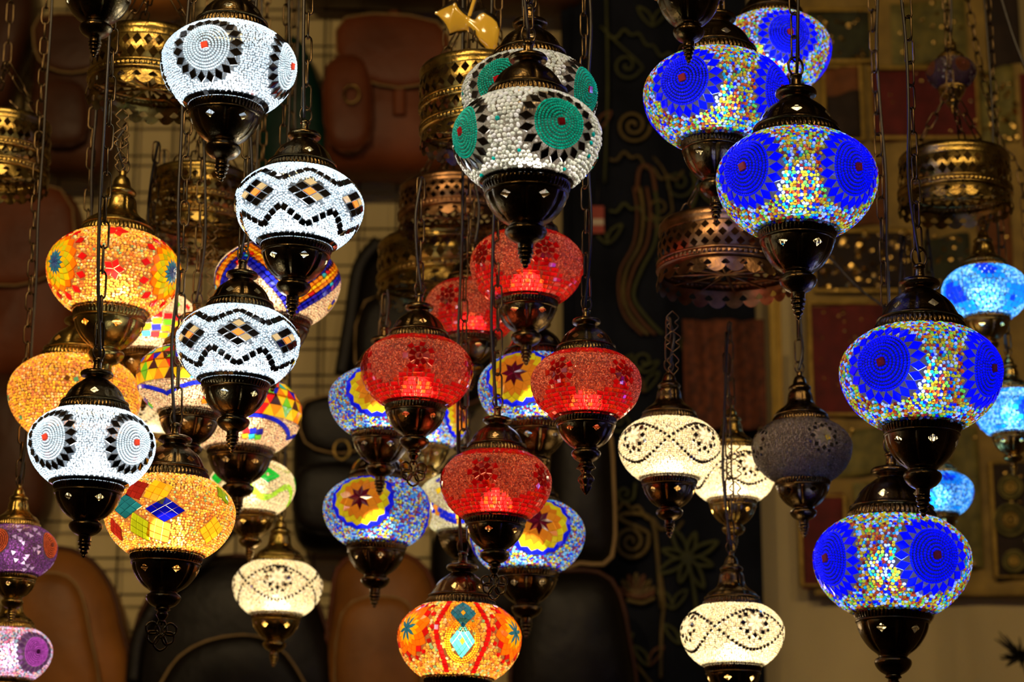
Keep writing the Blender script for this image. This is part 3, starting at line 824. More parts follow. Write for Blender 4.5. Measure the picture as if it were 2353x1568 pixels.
CEIL = 3.9
def lamp_light(loc, R, power, col):
    l = bpy.data.lights.new('bulb light', 'POINT'); l.energy = power * 150 * R * R; l.color = col; l.shadow_soft_size = 0.30 * R
    return l
GROUP = 'hanging mosaic glass lanterns'
count = [0]
def lantern(cx, cy_, Rp, d, kind, azim, tilt, power, lcol, label, chain_to=None, fin='finial', metal=None, tall=False, bulbz=-0.1, name='mosaic_lantern', group=GROUP, charm_label=None):
    """a lantern whose globe centre stands d metres in front of the camera, Rp its radius in the photo"""
    Mt = metal or BR
    loc = deep(cx, cy_, d); R = Rp * d / F
    root = thing(name, label, 'lantern', loc, group)
    av = -math.atan2(loc.x, loc.y)
    count[0] += 1; k = count[0]
    def rot(phi): return (Matrix.Rotation(R_(tilt), 3, 'Y') @ Matrix.Rotation(phi, 3, 'Z')).to_euler()
    spin = av + (k * 0.37) % 1.0
    if kind: link('glass_globe', GLOBES[kind], root, rot=rot(R_(azim) + av), scale=R)
    cap = link('top_cap', Mt['tallcap' if tall else 'cap'], root, rot=rot(spin), scale=R)
    link('cap_rim', Mt['cap_rim'], cap); link('cap_knob', Mt['tallknob' if tall else 'knob'], cap)
    kc = 0.88 if kind == 'blue' else (1.06 if kind == 'teal' else 1.0)
    cup = link('bottom_cup', Mt['cup'], root, rot=rot(av + R_((k * 23) % 40 - 20)), scale=(R * kc, R * kc, R))
    link('cup_rim', Mt['cup_rim'], cup); link('cup_boss', Mt['boss'], cup)
    if fin == 'charm':
        link('finial', Mt['short'], cup); link('charm', Mt['charm'], root, rot=rot(av + R_(12)), scale=R)
    elif fin: link('finial', Mt[fin], cup)
    zt = cz(1.51 if tall else 1.365) * R
    link('hanging_ring', Mt['ring'], root, rot=rot(av + R_(30)), loc=(0, 0, (0.16 if tall else 0) * R), scale=R)
    top = (CEIL if chain_to is None else deep(cx, chain_to, d).z) - loc.z
    x0 = math.sin(R_(tilt)) * (zt + 0.1 * R)
    if top > zt + 0.05:
        z0 = zt + 0.17 * R
        link('chain', chain_mesh(top - z0, seed=k, L=0.026 if Rp < 100 else 0.032), root, loc=(x0, 0, z0))
        link('power_cord', cord_mesh(top - zt, 0.006 * (1 if k % 2 else -1), k), root, loc=(x0 * .96, 0, zt))
    bulbz = {'red': -0.42, 'teal': -0.55, 'wdisc': -0.4, 'wwave': -0.4, 'cream': -0.5, 'peacock': -.3, 'patch': -.3, 'speck': -.3, 'sun': -.3}.get(kind, -0.12)
    if power > 0:
        l = lamp_light(loc, R, power, lcol)
        o = link('bulb', l, root, loc=(0, 0, bulbz * R))
    return root

CW = (0.80, 0.92, 1.0); WW = (1.0, 0.80, 0.52); NW = (1.0, 0.92, 0.80)
LAMPS = [
 # --- white sets, near
 (526, 149, 154, 2.50, 'wdisc', -21, 2.0, 1.7, CW, 'white beaded lantern with spiral discs, highest white one, before the lattice brass crown', None, 'finial'),
 (688, 471, 147, 2.55, 'wwave', 9, 2.6, 1.7, CW, 'upper white mosaic lantern with zigzag bead bands and dark diamonds', None, 'finial'),
 (547, 787, 141, 2.67, 'wwave', 0, 1.6, 1.7, CW, 'lower white zigzag mosaic lantern, in front of the triangle pattern lanterns', None, 'finial'),
 (211, 1020, 144, 2.48, 'wdisc', -46, 1.5, 1.7, CW, 'white beaded lantern with two discs, in front of the yellow speckled lantern', None, 'finial'),
 (232, -108, 140, 2.44, 'wdisc', 0, 1.0, 1.0, CW, 'lantern cut by the top edge at upper left, only its bronze cup showing', None, 'finial'),
 # --- teal set
 (1211, 317, 170, 2.42, 'teal', 27, 0.8, 0.75, NW, 'clear beaded lantern with teal bead discs and red squares, front one of the teal pair', None, 'finial'),
 (1217, 220, 155, 2.72, 'teal', -28, 0.4, 0.5, NW, 'clear beaded lantern with teal discs, hanging behind the front teal lantern', None, 'finial'),
 # --- reds
 (1211, 608, 130, 2.96, 'red', 18, 0.6, 0.75, WW, 'red mosaic lantern directly below the front teal lantern', None, 'finial'),
 (1085, 706, 108, 3.15, 'red', 40, 0.8, 0.5, WW, 'smallest red mosaic lantern, half hidden behind the red one under the teal lantern', 400, 'finial'),
 (958, 848, 128, 2.88, 'red', 2, 1.4, 0.75, WW, 'red mosaic lantern with a filigree charm under its cup, furthest left of the reds', 372, 'charm'),
 (1347, 879, 126, 2.76, 'red', -30, 0.6, 0.75, WW, 'red mosaic lantern furthest right, ending in a pointed leaf finial', None, 'leaf'),
 (1140, 1108, 127, 2.83, 'red', -14, 1.0, 0.75, WW, 'lowest red mosaic lantern, in front of the sunflower lanterns', None, 'charm'),
 # --- deep blues
 (1647, 219, 167, 2.78, 'blue', -27, 1.6, 1.25, CW, 'deep blue lantern with spiral bead discs, upper left of the four large blues', None, 'finial'),
 (1775, 112, 133, 3.10, 'blue', 18, 0.5, 1.3, CW, 'smaller deep blue lantern behind the upper left large blue one, touching the top edge', None, 'finial'),
 (1831, 411, 183, 2.58, 'blue', -41, 1.2, 1.25, CW, 'deep blue lantern with two spiral discs, just above the copper-toned pierced crown', None, 'finial'),
 (2116, 855, 184, 2.60, 'blue', -28, 1.6, 1.25, CW, 'large deep blue lantern with orange-hearted discs at right, above the lowest blue one', None, 'finial'),
 (2050, 1285, 179, 2.82, 'blue', 34, 1.8, 1.25, CW, 'lowest large deep blue lantern with a charm, in front of the plain wall', None, 'charm'),
 (1582, -112, 150, 2.45, 'blue', 10, 1.0, 0.35, NW, 'lantern cut by the top edge above the blues, only its bronze cup showing', None, 'finial'),
 # --- light blues, far right
 (2264, 668, 97, 3.35, 'cyan', 20, 0.5, 1.3, CW, 'light blue blotched lantern at the right edge beside the sequined hanging', 480, 'finial'),
 (2323, 943, 84, 3.40, 'cyan', 100, 0.5, 1.3, CW, 'light blue lantern cut by the right edge, lower than the blotched one', None, 'finial'),
 (2158, 1130, 78, 3.40, 'cyan', 170, 0.5, 0.9, CW, 'small light blue lantern between the two lowest deep blue lanterns', 480, 'finial'),
 (2108, 1352, 72, 3.30, 'cyan', 230, 0.5, 0.6, CW, 'small blue lantern almost wholly hidden behind the lowest deep blue one', 480, 'finial'),
 # --- creams
 (1538, 1026, 116, 2.96, 'cream', 0, 0.8, 1.5, WW, 'cream lantern with dark crossing tile lines, upper left of the cream set', 712, 'finial'),
 (1683, 1085, 100, 3.16, 'cream', 70, 0.3, 1.8, WW, 'cream lantern squeezed behind the crossing-line one and the unlit one', 720, 'finial'),
 (1842, 1029, 114, 3.02, 'grey', -18, 0.2, 0.0, WW, 'unlit greyish lantern with one yellow tile, right of the cream lanterns', 705, 'finial'),
 (1683, 1452, 118, 3.00, 'cream', 71, 0.4, 1.7, WW, 'cream lantern with a dark tile flower, its cup cut by the lower edge', 720, 'finial'),
 (638, 1346, 102, 3.38, 'cream', 45, 1.5, 1.4, WW, 'cream lantern with faint flowers in front of the dark bag at the bottom', None, 'finial'),
 # --- ambers and multicoloured, left
 (262, 620, 152, 2.86, 'peacock', 60, 2.5, 1.0, WW, 'orange and red beaded lantern with peacock rosettes on its sides, below the lattice crown', 262, 'finial'),
 (172, 905, 150, 2.98, 'speck', 40, 2.5, 0.9, WW, 'yellow speckled bead lantern behind the lower left white lantern', None, 'finial'),
 (390, 1177, 149, 2.66, 'patch', 3, 2.0, 1.05, WW, 'orange beaded lantern with blue, teal, yellow and green patches and a filigree charm below', None, 'charm'),
 (638, 645, 143, 2.98, 'zigzag', 25, 1.2, 0.75, WW, 'peach lantern with a yellow and navy zigzag band behind the two zigzag white lanterns', None, 'finial'),
 (340, 737, 116, 3.10, 'rows', 35, 1.0, 1.2, WW, 'cream lantern with rows of red and yellow tiles squeezed behind the peacock lantern', 290, 'finial'),
 (441, 868, 126, 2.90, 'arches', -30, 1.5, 0.7, WW, 'lantern of coloured triangles over blue arches, left one behind the lower zigzag white', 262, 'finial'),
 (557, 945, 136, 3.10, 'arches', 75, 1.5, 0.7, WW, 'lantern of coloured triangles over blue arches, right one below the lower zigzag white', None, 'finial'),
 (352, 960, 66, 3.32, 'cream', 10, 1.0, 1.3, WW, 'small bright ivory lantern glowing between the lower left white and the triangle lantern', 290, None),
 (580, 1115, 98, 3.28, 'green', 20, 0.6, 0.9, WW, 'cream lantern with green diamonds and lime bead lines above the small cream one', None, 'finial'),
 # --- sunflowers, centre
 (879, 918, 122, 3.07, 'sun', -6, 1.0, 0.66, NW, 'sunflower mosaic lantern behind the left red lantern', 650, 'finial'),
 (1231, 890, 131, 3.06, 'sun', -22, 0.4, 0.66, NW, 'sunflower mosaic lantern between the lowest red and the right red lantern', None, 'finial'),
 (984, 968, 90, 3.30, 'sun', 60, 0.5, 1.0, NW, 'small blue and white beaded lantern seen between the left and the lowest red lanterns', 650, None),
 (868, 1170, 124, 3.18, 'sun', -19, 1.2, 0.66, NW, 'sunflower mosaic lantern with its whole flower facing front, lower left of the reds', 650, 'finial'),
 (1211, 1225, 132, 3.17, 'sun', 12, 0.5, 0.66, NW, 'lowest sunflower mosaic lantern, below and right of the lowest red lantern', None, 'finial'),
 (1068, 1152, 108, 3.31, 'ribbon', 20, 0.8, 0.6, NW, 'pale green beaded lantern with a blue ribbon band behind the lowest red lantern', None, 'finial'),
 (877, 1088, 70, 3.42, 'sun', 40, 0.5, 0.2, NW, 'small dim lantern peeping between two sunflower lanterns at left', 650, 'finial'),
 (1056, 1465, 141, 2.86, 'fire', -57, 2.0, 0.85, WW, 'orange and red rosette lantern with two blue drops ringed in gold, at the bottom edge', None, 'finial'),
 # --- violets, lower left corner
 (36, 1260, 94, 2.95, 'purple', -30, 0.5, 0.45, NW, 'dark violet lantern with white triangles cut by the left edge, upper of the two', None, 'finial'),
 (22, 1496, 96, 3.12, 'violet', 42, 0.5, 0.9, NW, 'violet and rainbow beaded lantern in the lower left corner', 1230, 'finial'),
]
for L_ in LAMPS:
    (cx, cy_, Rp, d, kind, az, tl, pw, lc, lab, ct, fin) = L_
    lantern(cx, cy_, Rp, d, kind, az, tl, pw, lc, lab, ct, fin, metal=BS if (kind in ('peacock', 'speck') or Rp < 104) else BR, tall=(Rp < 104 or kind == 'peacock' or (kind in ('cream', 'grey'))))
# ------------------------------------------------------------------ pierced brass crowns
def scallop(n, amp, last):
    def f(T, row, r, z):
        nr = row.max(); k = np.clip((row - (nr - last)) / last, 0, 1)
        return r, z - amp * k * (np.abs(np.cos(T * n / 2)) ** 0.7)
    return f
def pierce(rows, ncol, nseg, k):
    out = []
    for i, r in enumerate(rows):
        for c in range(ncol): out.append((r, int(round((c + (0.5 if i % 2 else 0)) * nseg / ncol)) % nseg, k))
    return out
def crown_style(mat, tiers, nseg, skirt=True, charms=False):
    """mesh set of a crown, unit radius, top at z = 0, going down"""
    S = {}
    z = 0
    mb = MB(); mb.add(*lathe([(0.80, 0.02), (0.86, 0.035), (0.93, 0.02), (0.97, -0.03), (0.98, -0.10), (0.955, -0.14), (0.97, -0.17), (0.96, -0.20)], 96, flip=True))
    mb.add(*lathe([(0.10, 0.06), (0.40, 0.05), (0.80, 0.02)], 48, flip=True))
    S['rim'] = mb.mesh('crown rim', [mat])
    z = -0.20; bands = []
    for i, (hgt, ncol, nrow) in enumerate(tiers):
        prof = [(0.955 + 0.035 * math.sin(PI * j / (nrow * 6)), z - hgt * j / (nrow * 6)) for j in range(nrow * 6 + 1)]
        m = MB(); m.add(*lathe(prof, nseg, pierce([3 + 6 * j for j in range(nrow)], ncol, nseg, 3), flip=True)); bands.append(m.mesh('crown band', [mat]))
        z -= hgt
        rg = MB(); rg.add(*lathe([(0.955, z + .01), (1.0, z - 0.01), (1.01, z - .035), (0.985, z - .05)], 96, flip=True))
        rib = [(0.985 + 0.012 * math.sin(PI * j / 4), z - .05 - .07 * j / 4) for j in range(5)]
        rg.add(*lathe(rib, 320, deform=ribbed(80, 0.014), flip=True)); rg.add(*lathe([(0.985, z - .12), (1.01, z - .135), (1.0, z - .16), (0.96, z - .17)], 96, flip=True))
        bands.append(rg.mesh('rope moulding', [mat])); z -= 0.16
    S['bands'] = bands
    prof = [(0.96 + 0.045 * (j / 12), z - 0.17 * j / 12) for j in range(13)]
    m = MB(); m.add(*lathe(prof, nseg, [(7, int(round((c + .5) * nseg / 24)) % nseg, 3) for c in range(24)], scallop(24, 0.09, 7), flip=True))
    S['skirt'] = m.mesh('scalloped skirt', [mat]); S['h'] = -z + 0.3
    # open lattice floor the lantern chains hang from
    m = MB()
    for a in np.arange(6) / 6 * PI: m.add(*tube([(math.cos(a) * .95, math.sin(a) * .95, z), (-math.cos(a) * .95, -math.sin(a) * .95, z)], 0.02, 5))
    S['floor'] = m.mesh('crown spokes', [mat])
    return S
def crown(cx, top, Rp, d, style, label, zs=1.0, tilt=1.0, hang=0.55, spin=0.0):
    loc = deep(cx, top, d); R = Rp * d / F
    root = thing('pierced_brass_crown', label, 'lamp crown', loc, 'pierced brass crowns')
    rot = (Matrix.Rotation(R_(tilt), 3, 'Y') @ Matrix.Rotation(spin, 3, 'Z')).to_euler()
    sc_ = (R, R, R * zs)
    link('rim', style['rim'], root, rot=rot, scale=sc_)
    for b in style['bands']: link('rope_moulding' if b.name.startswith('rope') else 'lattice_band', b, root, rot=rot, scale=sc_)
    link('scalloped_skirt', style['skirt'], root, rot=rot, scale=sc_)
    link('spokes', style['floor'], root, rot=rot, scale=sc_)
    hz = 1.3 * R
    for k in range(3):
        a = k * 2 * PI / 3 + 0.5; p = Vector((math.cos(a) * .9 * R, math.sin(a) * .9 * R, 0)); q = Vector((0, 0, hz)) - p
        o = link('hanger_chain', chain_mesh(q.length, 0.026, 0.010, 0.0013, k), root, loc=p)
        o.rotation_euler = q.to_track_quat('Z', 'Y').to_euler()
    link('main_chain', chain_mesh(CEIL - loc.z - hz, seed=3), root, loc=(0, 0, hz))
    return root
ST_A = crown_style(BRASS, [(0.40, 34, 2)], 238)
ST_B = crown_style(BRASS, [(0.42, 34, 2), (0.24, 34, 1)], 238)
ST_C = crown_style(COPPERY, [(0.40, 36, 3)], 288)
crown(352, 98, 140, 2.98, ST_A, 'gilded pierced crown with diamond lattice, behind the highest white lantern', 1.05, 3, spin=.1)
crown(1092, 160, 132, 2.98, ST_B, 'two-tier pierced brass crown left of the teal lanterns', 1.0, -2, spin=.2)
crown(1668, 520, 158, 3.05, ST_C, 'wide copper-toned pierced crown below the large blue lantern, carrying the cream lanterns', 0.95, 1.5, spin=.3)
crown(462, 405, 117, 3.28, ST_B, 'brass crown with ribbed mouldings between the peacock lantern and the white ones', 0.85, 1.5, spin=.4)
crown(8, 282, 112, 3.25, ST_B, 'dim pierced crown at the left edge', 1.0, 1, spin=.5)
crown(2192, 362, 130, 3.35, ST_A, 'dark pierced crown out of focus at right above the light blue lantern', 1.0, 1, spin=.6)
crown(1040, 430, 126, 3.42, ST_C, 'dull brass upper crown behind the reds, left of the teal cup', 0.8, -2, spin=.7)
crown(1022, 560, 158, 3.55, ST_A, 'widest dark crown behind the left red lanterns', 0.8, -2, spin=.8)
crown(488, 520, 92, 3.40, ST_A, 'small dark crown edge under the ribbed crown', 0.8, 2, spin=.9)

# unlit lantern out of focus at right, and a chain swag
lantern(2186, 165, 56, 3.5, 'purple', 30, 0.5, 0.0, WW, 'dark unlit lantern out of focus at upper right, before the patchwork', None, 'finial', BS, True)

def wire(name, pts, r, mat, label, cat, group=None, n=8):
    c0 = Vector(pts[0]); P = spline([Vector(p) - c0 for p in pts], n)
    V, fs = tube(P, r, 6); o = link(name, one(name, V, fs, mat), loc=c0)
    return tag(o, label, cat, group)
def swag(pts, label):
    c0 = Vector(pts[0]); P = spline([Vector(p) for p in pts], 14); mb = MB()
    V, fs = link_verts(0.026, 0.010, 0.0014); V = np.asarray(V); acc = 0.0; k = 0
    D = [0]; 
    for a, b in zip(P[:-1], P[1:]): D.append(D[-1] + (b - a).length)
    s = 0.012
    while s < D[-1]:
        i = max(0, min(len(D) - 2, int(np.searchsorted(D, s)) - 1)); u = (s - D[i]) / max(1e-6, D[i + 1] - D[i])
        p = P[i].lerp(P[i + 1], u) - c0; q = (P[i + 1] - P[i]).to_track_quat('Z', 'Y').to_matrix() @ Matrix.Rotation((k % 2) * PI / 2, 3, 'Z')
        mb.add(V @ np.array(q).T + np.array(p), fs); s += 0.0225; k += 1
    return tag(link('chain_swag', mb.mesh('chain swag', [CHAINM]), loc=c0), label, 'chain', 'slack chains')
swag([at(2215, -60, 3.35), at(2250, 140, 3.35), at(2300, 330, 3.4), at(2345, 400, 3.4), at(2362, 640, 3.4)], 'slack brass chain slanting down at the upper right edge')
False and swag([at(60, 480, 3.2), at(78, 640, 3.2), at(66, 800, 3.2), at(52, 1000, 3.2), at(44, 1120, 3.2)], 'long thin chain in front of the rust bag at left')
wire('electric_cable', [at(1905, 590, 3.3), at(1960, 650, 3.3), at(2010, 690, 3.3), at(2060, 715, 3.3), at(2150, 700, 3.3), at(2240, 600, 3.3), at(2290, 450, 3.3), at(2320, 380, 3.3)], 0.0022, CORD, 'thin dark cable looping from the largest blue lantern past the light blue one', 'cable', 'loose cables')
wire('electric_cable', [at(2290, -40, 3.3), at(2330, 90, 3.3), at(2375, 200, 3.3)], 0.003, CORD, 'dark cable slanting across the top right corner', 'cable', 'loose cables')
wire('electric_cable', [at(1838, 40, 3.0), at(1850, 108, 3.0), at(1890, 112, 2.98), at(1900, 140, 2.98), at(1880, 180, 2.98), at(1850, 196, 2.98)], 0.0022, CORD, 'dark cable hooked round in front of the smaller deep blue lantern', 'cable', 'loose cables')
wire('electric_cable', [at(20, 230, 3.1), at(60, 270, 3.1), at(98, 320, 3.1), at(60, 345, 3.1), at(10, 350, 3.1)], 0.0018, CHAINM, 'thin wire loop at the left edge before the dim crown', 'cable', 'loose cables')

# filigree pendants hanging from crown edges
mbp = MB()
for (x0, z0, s) in ((0, 0, 1.0), (0, -.052, 1.25), (0, -.112, .9)):
    for sg in (-1, 1):
        mbp.add(*tube(spline([(x0, 0, z0), (sg * .016 * s, 0, z0 - .018), (sg * .006 * s, 0, z0 - .030), (sg * .014 * s, 0, z0 - .040), (0, 0, z0 - .055)], 5), 0.0016, 5))
PEND = mbp.mesh('filigree pendant', [CHAINM])
for px, py, d, lab in ((1545, 715, 2.9, 'filigree link pendant at the left foot of the copper-toned crown'), (282, 250, 2.86, 'gilded filigree link pendant above the peacock lantern'), (486, 470, 3.1, 'filigree link pendant before the ribbed brass crown'),
                       (493, 570, 3.1, 'filigree link pendant beside the zigzag peach lantern'), (1686, 1010, 2.985, 'filigree pendant in front of the rear cream lantern'), (1345, 1300, 2.9, 'filigree pendant right of the lowest sunflower lantern')):
    if px == 1345: continue
    tag(link('filigree_pendant', PEND, loc=deep(px, py, d), scale=0.5), lab, 'pendant', 'filigree pendants')

# crumpled yellow plastic wrap tied on a chain
YP = glassy('yellow plastic film', 0.25, 1.6, 0.3, 0.12, diff=0.55, attr=False, col=(0.95, 0.62, 0.06))
mb = MB(); nu, nv = 34, 14; V = []
rg = np.random.default_rng(4)
for side in (0, 1):
    V = []
    for i in range(nu):
        u = i / (nu - 1) * 2 - 1
        for j in range(nv):
            a = j / nv * 2 * PI
            wdt = (0.011 + 0.010 * min(1, abs(u) * 2.2)) * (1 if u > -.45 else max(.12, (1 + u) / .55))
            if abs(u) > .97: wdt *= 0.8
            rr = wdt * (1 + 0.22 * math.sin(3 * a + 5 * u) + 0.10 * math.sin(7 * a - 9 * u))
            V.append((u * 0.040, 0.35 * rr * math.sin(a), rr * math.cos(a) - 0.010 * u - 0.006 * u * u))
    break
mb.add(V, [grid_faces(nu, nv)]); yl = thing('plastic_wrap_bow', 'crumpled yellow plastic wrap tied like a bow above the two-tier crown', 'plastic wrap', deep(1074, 48, 2.95))
link('film', mb.mesh('plastic film', [YP]), yl, rot=(0, R_(9), 0), scale=1.08)
mb = MB(); mb.add(*tube(spline([(0, 0, 0.0), (0.006, 0, .02), (0.012, 0, .05), (0.010, 0, 0.12)], 5), 0.004, 7)); link('twisted_neck', mb.mesh('plastic neck', [YP]), yl)

# ------------------------------------------------------------------ the room
YW = 4.9
WALL = pbr('yellowed plaster', (0.66, 0.53, 0.26), 0.85, var=0.14, vscale=2.2, bump=0.3, bscale=30)
def slab(name, c, s, mat):
    V, fs = box((0, 0, 0), s); o = link(name, one(name, V, fs, mat, False), loc=c); return struct(o)
slab('wall_back', (0, YW + .1, CEIL / 2), (4.2, .2, CEIL), WALL)
slab('wall_left', (-2.1, 2.4, CEIL / 2), (.1, 5.2, CEIL), WALL)
slab('wall_right', (2.1, 2.4, CEIL / 2), (.1, 5.2, CEIL), WALL)
slab('floor', (0, 2.4, -.05), (4.2, 5.2, .1), pbr('floor stone', (0.12, 0.09, 0.06), 0.5))
slab('ceiling', (0, 2.4, CEIL + .05), (4.2, 5.2, .1), pbr('dark ceiling', (0.10, 0.07, 0.045), 0.9))

# wire display grid hooked to the wall behind the bags
WIRE = pbr('coated wire', (0.10, 0.075, 0.045), 0.5, 0.3)
root = thing('wire_grid_panel', 'pale wire display grid on the yellowed wall behind the bags', 'display grid', at(530, 1568, YW - .05))
g0 = root.location.copy()
px_m = YW / (F * math.cos(PITCH)) ** 1
mv = MB(); mh = MB()
xs = [at(x, 784, YW - .05).x for x in range(-60, 1080, 88)]
zs = [at(0, y, YW - .05).z for y in range(-60, 1640, 84)]
for x in xs: mv.add(*tube([(x - g0.x, 0, zs[-1] - g0.z), (x - g0.x, 0, zs[0] - g0.z)], 0.0026, 6))
for z in zs: mh.add(*tube([(xs[0] - g0.x, -.005, z - g0.z), (xs[-1] - g0.x, -.005, z - g0.z)], 0.0026, 6))
link('upright_wires', mv.mesh('upright wires', [WIRE]), root); link('cross_wires', mh.mesh('cross wires', [WIRE]), root)

# ------------------------------------------------------------------ bags on the grid
def leather(name, c): return pbr(name, c, 0.48, 0, var=0.55, vscale=5, bump=0.5, bscale=26, rvar=0.12, spec=0.22)
TAN = leather('tan leather', (0.40, 0.15, 0.028)); RUST = leather('rust leather', (0.20, 0.05, 0.013)); BROWN = leather('dark brown leather', (0.10, 0.035, 0.014))
BLACK = leather('black leather', (0.010, 0.007, 0.005)); GREENL = leather('bottle green cloth', (0.006, 0.045, 0.03)); STITCH = pbr('ochre stitching', (0.35, 0.22, 0.08), 0.7)
def pillow(outl, depth, n=6, rings=None, puff=0.35):
    """a stuffed body: closed outline (x, z) loops, back at y = 0, front at y = -depth"""
    P = np.array([(p[0], p[1]) for p in spline([(x, z, 0) for x, z in outl], n, True)])
    c = P.mean(0); m = len(P); V = []
    rings = rings or [(0.90, 0), (0.98, .05), (1.0, .25), (1.0, .5), (0.975, .72), (0.90, .88), (0.78, .96), (0.55, 1.02), (0.25, 1.06)]
    for s, y in rings: V += [(c[0] + (p[0] - c[0]) * s, -y * depth, c[1] + (p[1] - c[1]) * s) for p in P]
    V.append((c[0], -1.07 * depth, c[1])); V.append((c[0], 0, c[1])); k = len(rings)
    f = grid_faces(k, m); j = np.arange(m); j2 = (j + 1) % m
    t1 = np.stack([(k - 1) * m + j, (k - 1) * m + j2, np.full(m, k * m)], 1); t2 = np.stack([j2, j, np.full(m, k * m + 1)], 1)
    return np.array(V), [f, t1, t2], P
def px_outl(pts, Y, org): 
    return [((at(x, y, Y) - org).x, (at(x, y, Y) - org).z) for x, y in pts]
def bag(label, cat, outl, depth, mat, Y=None, pocket=None, flap=None, handle=None, straps=(), piping=None, buckle=None, name='backpack', group='leather backpacks on the display grid', mat2=None):
    Y = Y or YW - .07; xs_ = [p[0] for p in outl]; ys_ = [p[1] for p in outl]
    org = at(sum(xs_) / len(xs_), max(ys_), Y); root = thing(name, label, cat, org, group); m2 = mat2 or mat
    V, fs, P = pillow(px_outl(outl, Y, org), depth); link('body', one('bag body', V, fs, mat), root)
    if piping:
        rim = [(p[0] * 1.0, -depth * .74, p[1]) for p in P[::2]]; link('piping', one('bag piping', *tube(rim, 0.005, 6, True), piping), root)
    if pocket:
        V, fs, P2 = pillow(px_outl(pocket, Y, org), depth * .35); pk = link('front_pocket', one('bag pocket', V, fs, m2), root, loc=(0, -depth * .98, 0))
        link('pocket_seam', one('pocket seam', *tube([(p[0], -depth * .22, p[1]) for p in P2[::2]], 0.0028, 5, True), STITCH if piping else m2), pk)
    if flap:
        V, fs, P3 = pillow(px_outl(flap, Y, org), depth * .22); fp = link('flap', one('bag flap', V, fs, m2), root, loc=(0, -depth * 1.02, 0))
        link('flap_seam', one('flap seam', *tube([(p[0], -depth * .16, p[1]) for p in P3[::2]], 0.0025, 5, True), STITCH), fp)
    if handle:
        q = px_outl(handle, Y, org); link('grab_handle', one('bag handle', *tube(spline([(x, -depth * .4, z) for x, z in q], 7), 0.008, 8, flat=.6), m2), root)
    for s in straps:
        q = px_outl(s, Y, org); link('strap', one('bag strap', *tube(spline([(x, -depth * 1.12, z) for x, z in q], 7), 0.014, 8, flat=.3, nrm=(0, 1, 0)), m2), root)
    if buckle:
        q = px_outl([buckle], Y, org)[0]; a = np.arange(12) / 12 * 2 * PI
        link('buckle', one('bag buckle', *tube([(q[0] + .017 * math.cos(t), -depth * 1.45, q[1] + .021 * math.sin(t)) for t in a], .0026, 6, True), BRASS), root)
    return root
bag('tan leather backpack with a pointed loop, hanging at top centre-left', 'backpack', [(800, 100), (905, 82), (1020, 110), (1050, 250), (1062, 400), (1000, 425), (860, 425), (762, 420), (752, 330), (775, 200)], 0.14, RUST,
    pocket=[(765, 215), (850, 205), (858, 380), (770, 388)], flap=[(805, 105), (1010, 115), (1030, 220), (925, 262), (800, 215)], handle=[(880, 100), (892, 62), (910, 52), (925, 66), (938, 104)], straps=[[(925, 255), (925, 320)], [(815, 250), (815, 310)]], buckle=(822, 290))
bag('dark brown backpack behind the bronze cup at upper left', 'backpack', [(120, 90), (200, 78), (262, 100), (275, 260), (262, 410), (180, 420), (95, 400), (88, 250)], 0.12, BROWN, pocket=[(120, 250), (215, 250), (220, 370), (120, 370)], flap=[(118, 95), (262, 100), (262, 190), (190, 220), (118, 190)], handle=[(160, 90), (170, 60), (200, 60), (210, 90)])
bag('dark brown bag filling the top left corner', 'bag', [(-40, -60), (70, -50), (92, 60), (60, 170), (25, 260), (-50, 270)], 0.10, BROWN, name='shoulder_bag', group='other bags')
bag('large rust coloured bag at the left edge above the speckled lantern', 'bag', [(-60, 480), (60, 468), (180, 476), (205, 600), (200, 760), (150, 870), (40, 890), (-60, 880)], 0.13, RUST, name='shoulder_bag', group='other bags', flap=[(-50, 485), (170, 485), (190, 640), (70, 700), (-50, 660)])
bag('dull brown bag at the left edge below the rust one', 'bag', [(-60, 890), (60, 880), (125, 930), (130, 1100), (100, 1210), (-60, 1220)], 0.12, BROWN, name='shoulder_bag', group='other bags', handle=[(-20, 900), (10, 850), (60, 850), (90, 910)])
bag('tan backpack with an arched front seam in the lower left corner', 'backpack', [(60, 1330), (110, 1290), (190, 1285), (262, 1340), (300, 1450), (312, 1640), (40, 1650), (40, 1450)], 0.17, TAN, pocket=[(70, 1390), (150, 1350), (215, 1375), (245, 1480), (255, 1640), (60, 1640)], piping=BROWN)
bag('big black-brown backpack under the patch lantern and the small cream one', 'backpack', [(330, 1470), (380, 1370), (480, 1310), (600, 1300), (700, 1350), (760, 1460), (772, 1660), (325, 1660)], 0.16, BLACK, pocket=[(420, 1560), (500, 1500), (620, 1490), (700, 1560), (710, 1660), (410, 1660)], piping=BROWN, straps=[[(335, 1590), (352, 1480), (420, 1380), (500, 1310), (560, 1240)]])
bag('tan backpack standing under the front-facing sunflower lantern', 'backpack', [(772, 1400), (800, 1310), (900, 1285), (985, 1330), (1010, 1450), (1010, 1660), (770, 1660)], 0.16, TAN, pocket=[(800, 1440), (890, 1400), (960, 1440), (965, 1640), (800, 1640)], flap=[(820, 1480), (935, 1480), (935, 1570), (820, 1570)], piping=RUST)
bag('black bag with stitched flap left of the sunflower lanterns', 'bag', [(690, 960), (745, 930), (830, 940), (880, 1020), (872, 1200), (860, 1265), (700, 1268), (680, 1120)], 0.13, BLACK, name='shoulder_bag', group='other bags', flap=[(715, 960), (850, 950), (868, 1040), (800, 1075), (715, 1050)], buckle=(800, 1075), pocket=[(705, 1110), (850, 1110), (850, 1240), (705, 1240)])
bag('bottle green bag behind the upper zigzag white lantern', 'bag', [(640, 140), (690, 110), (735, 200), (765, 330), (770, 480), (640, 490), (590, 330)], 0.10, GREENL, name='shoulder_bag', group='other bags', mat2=BROWN)
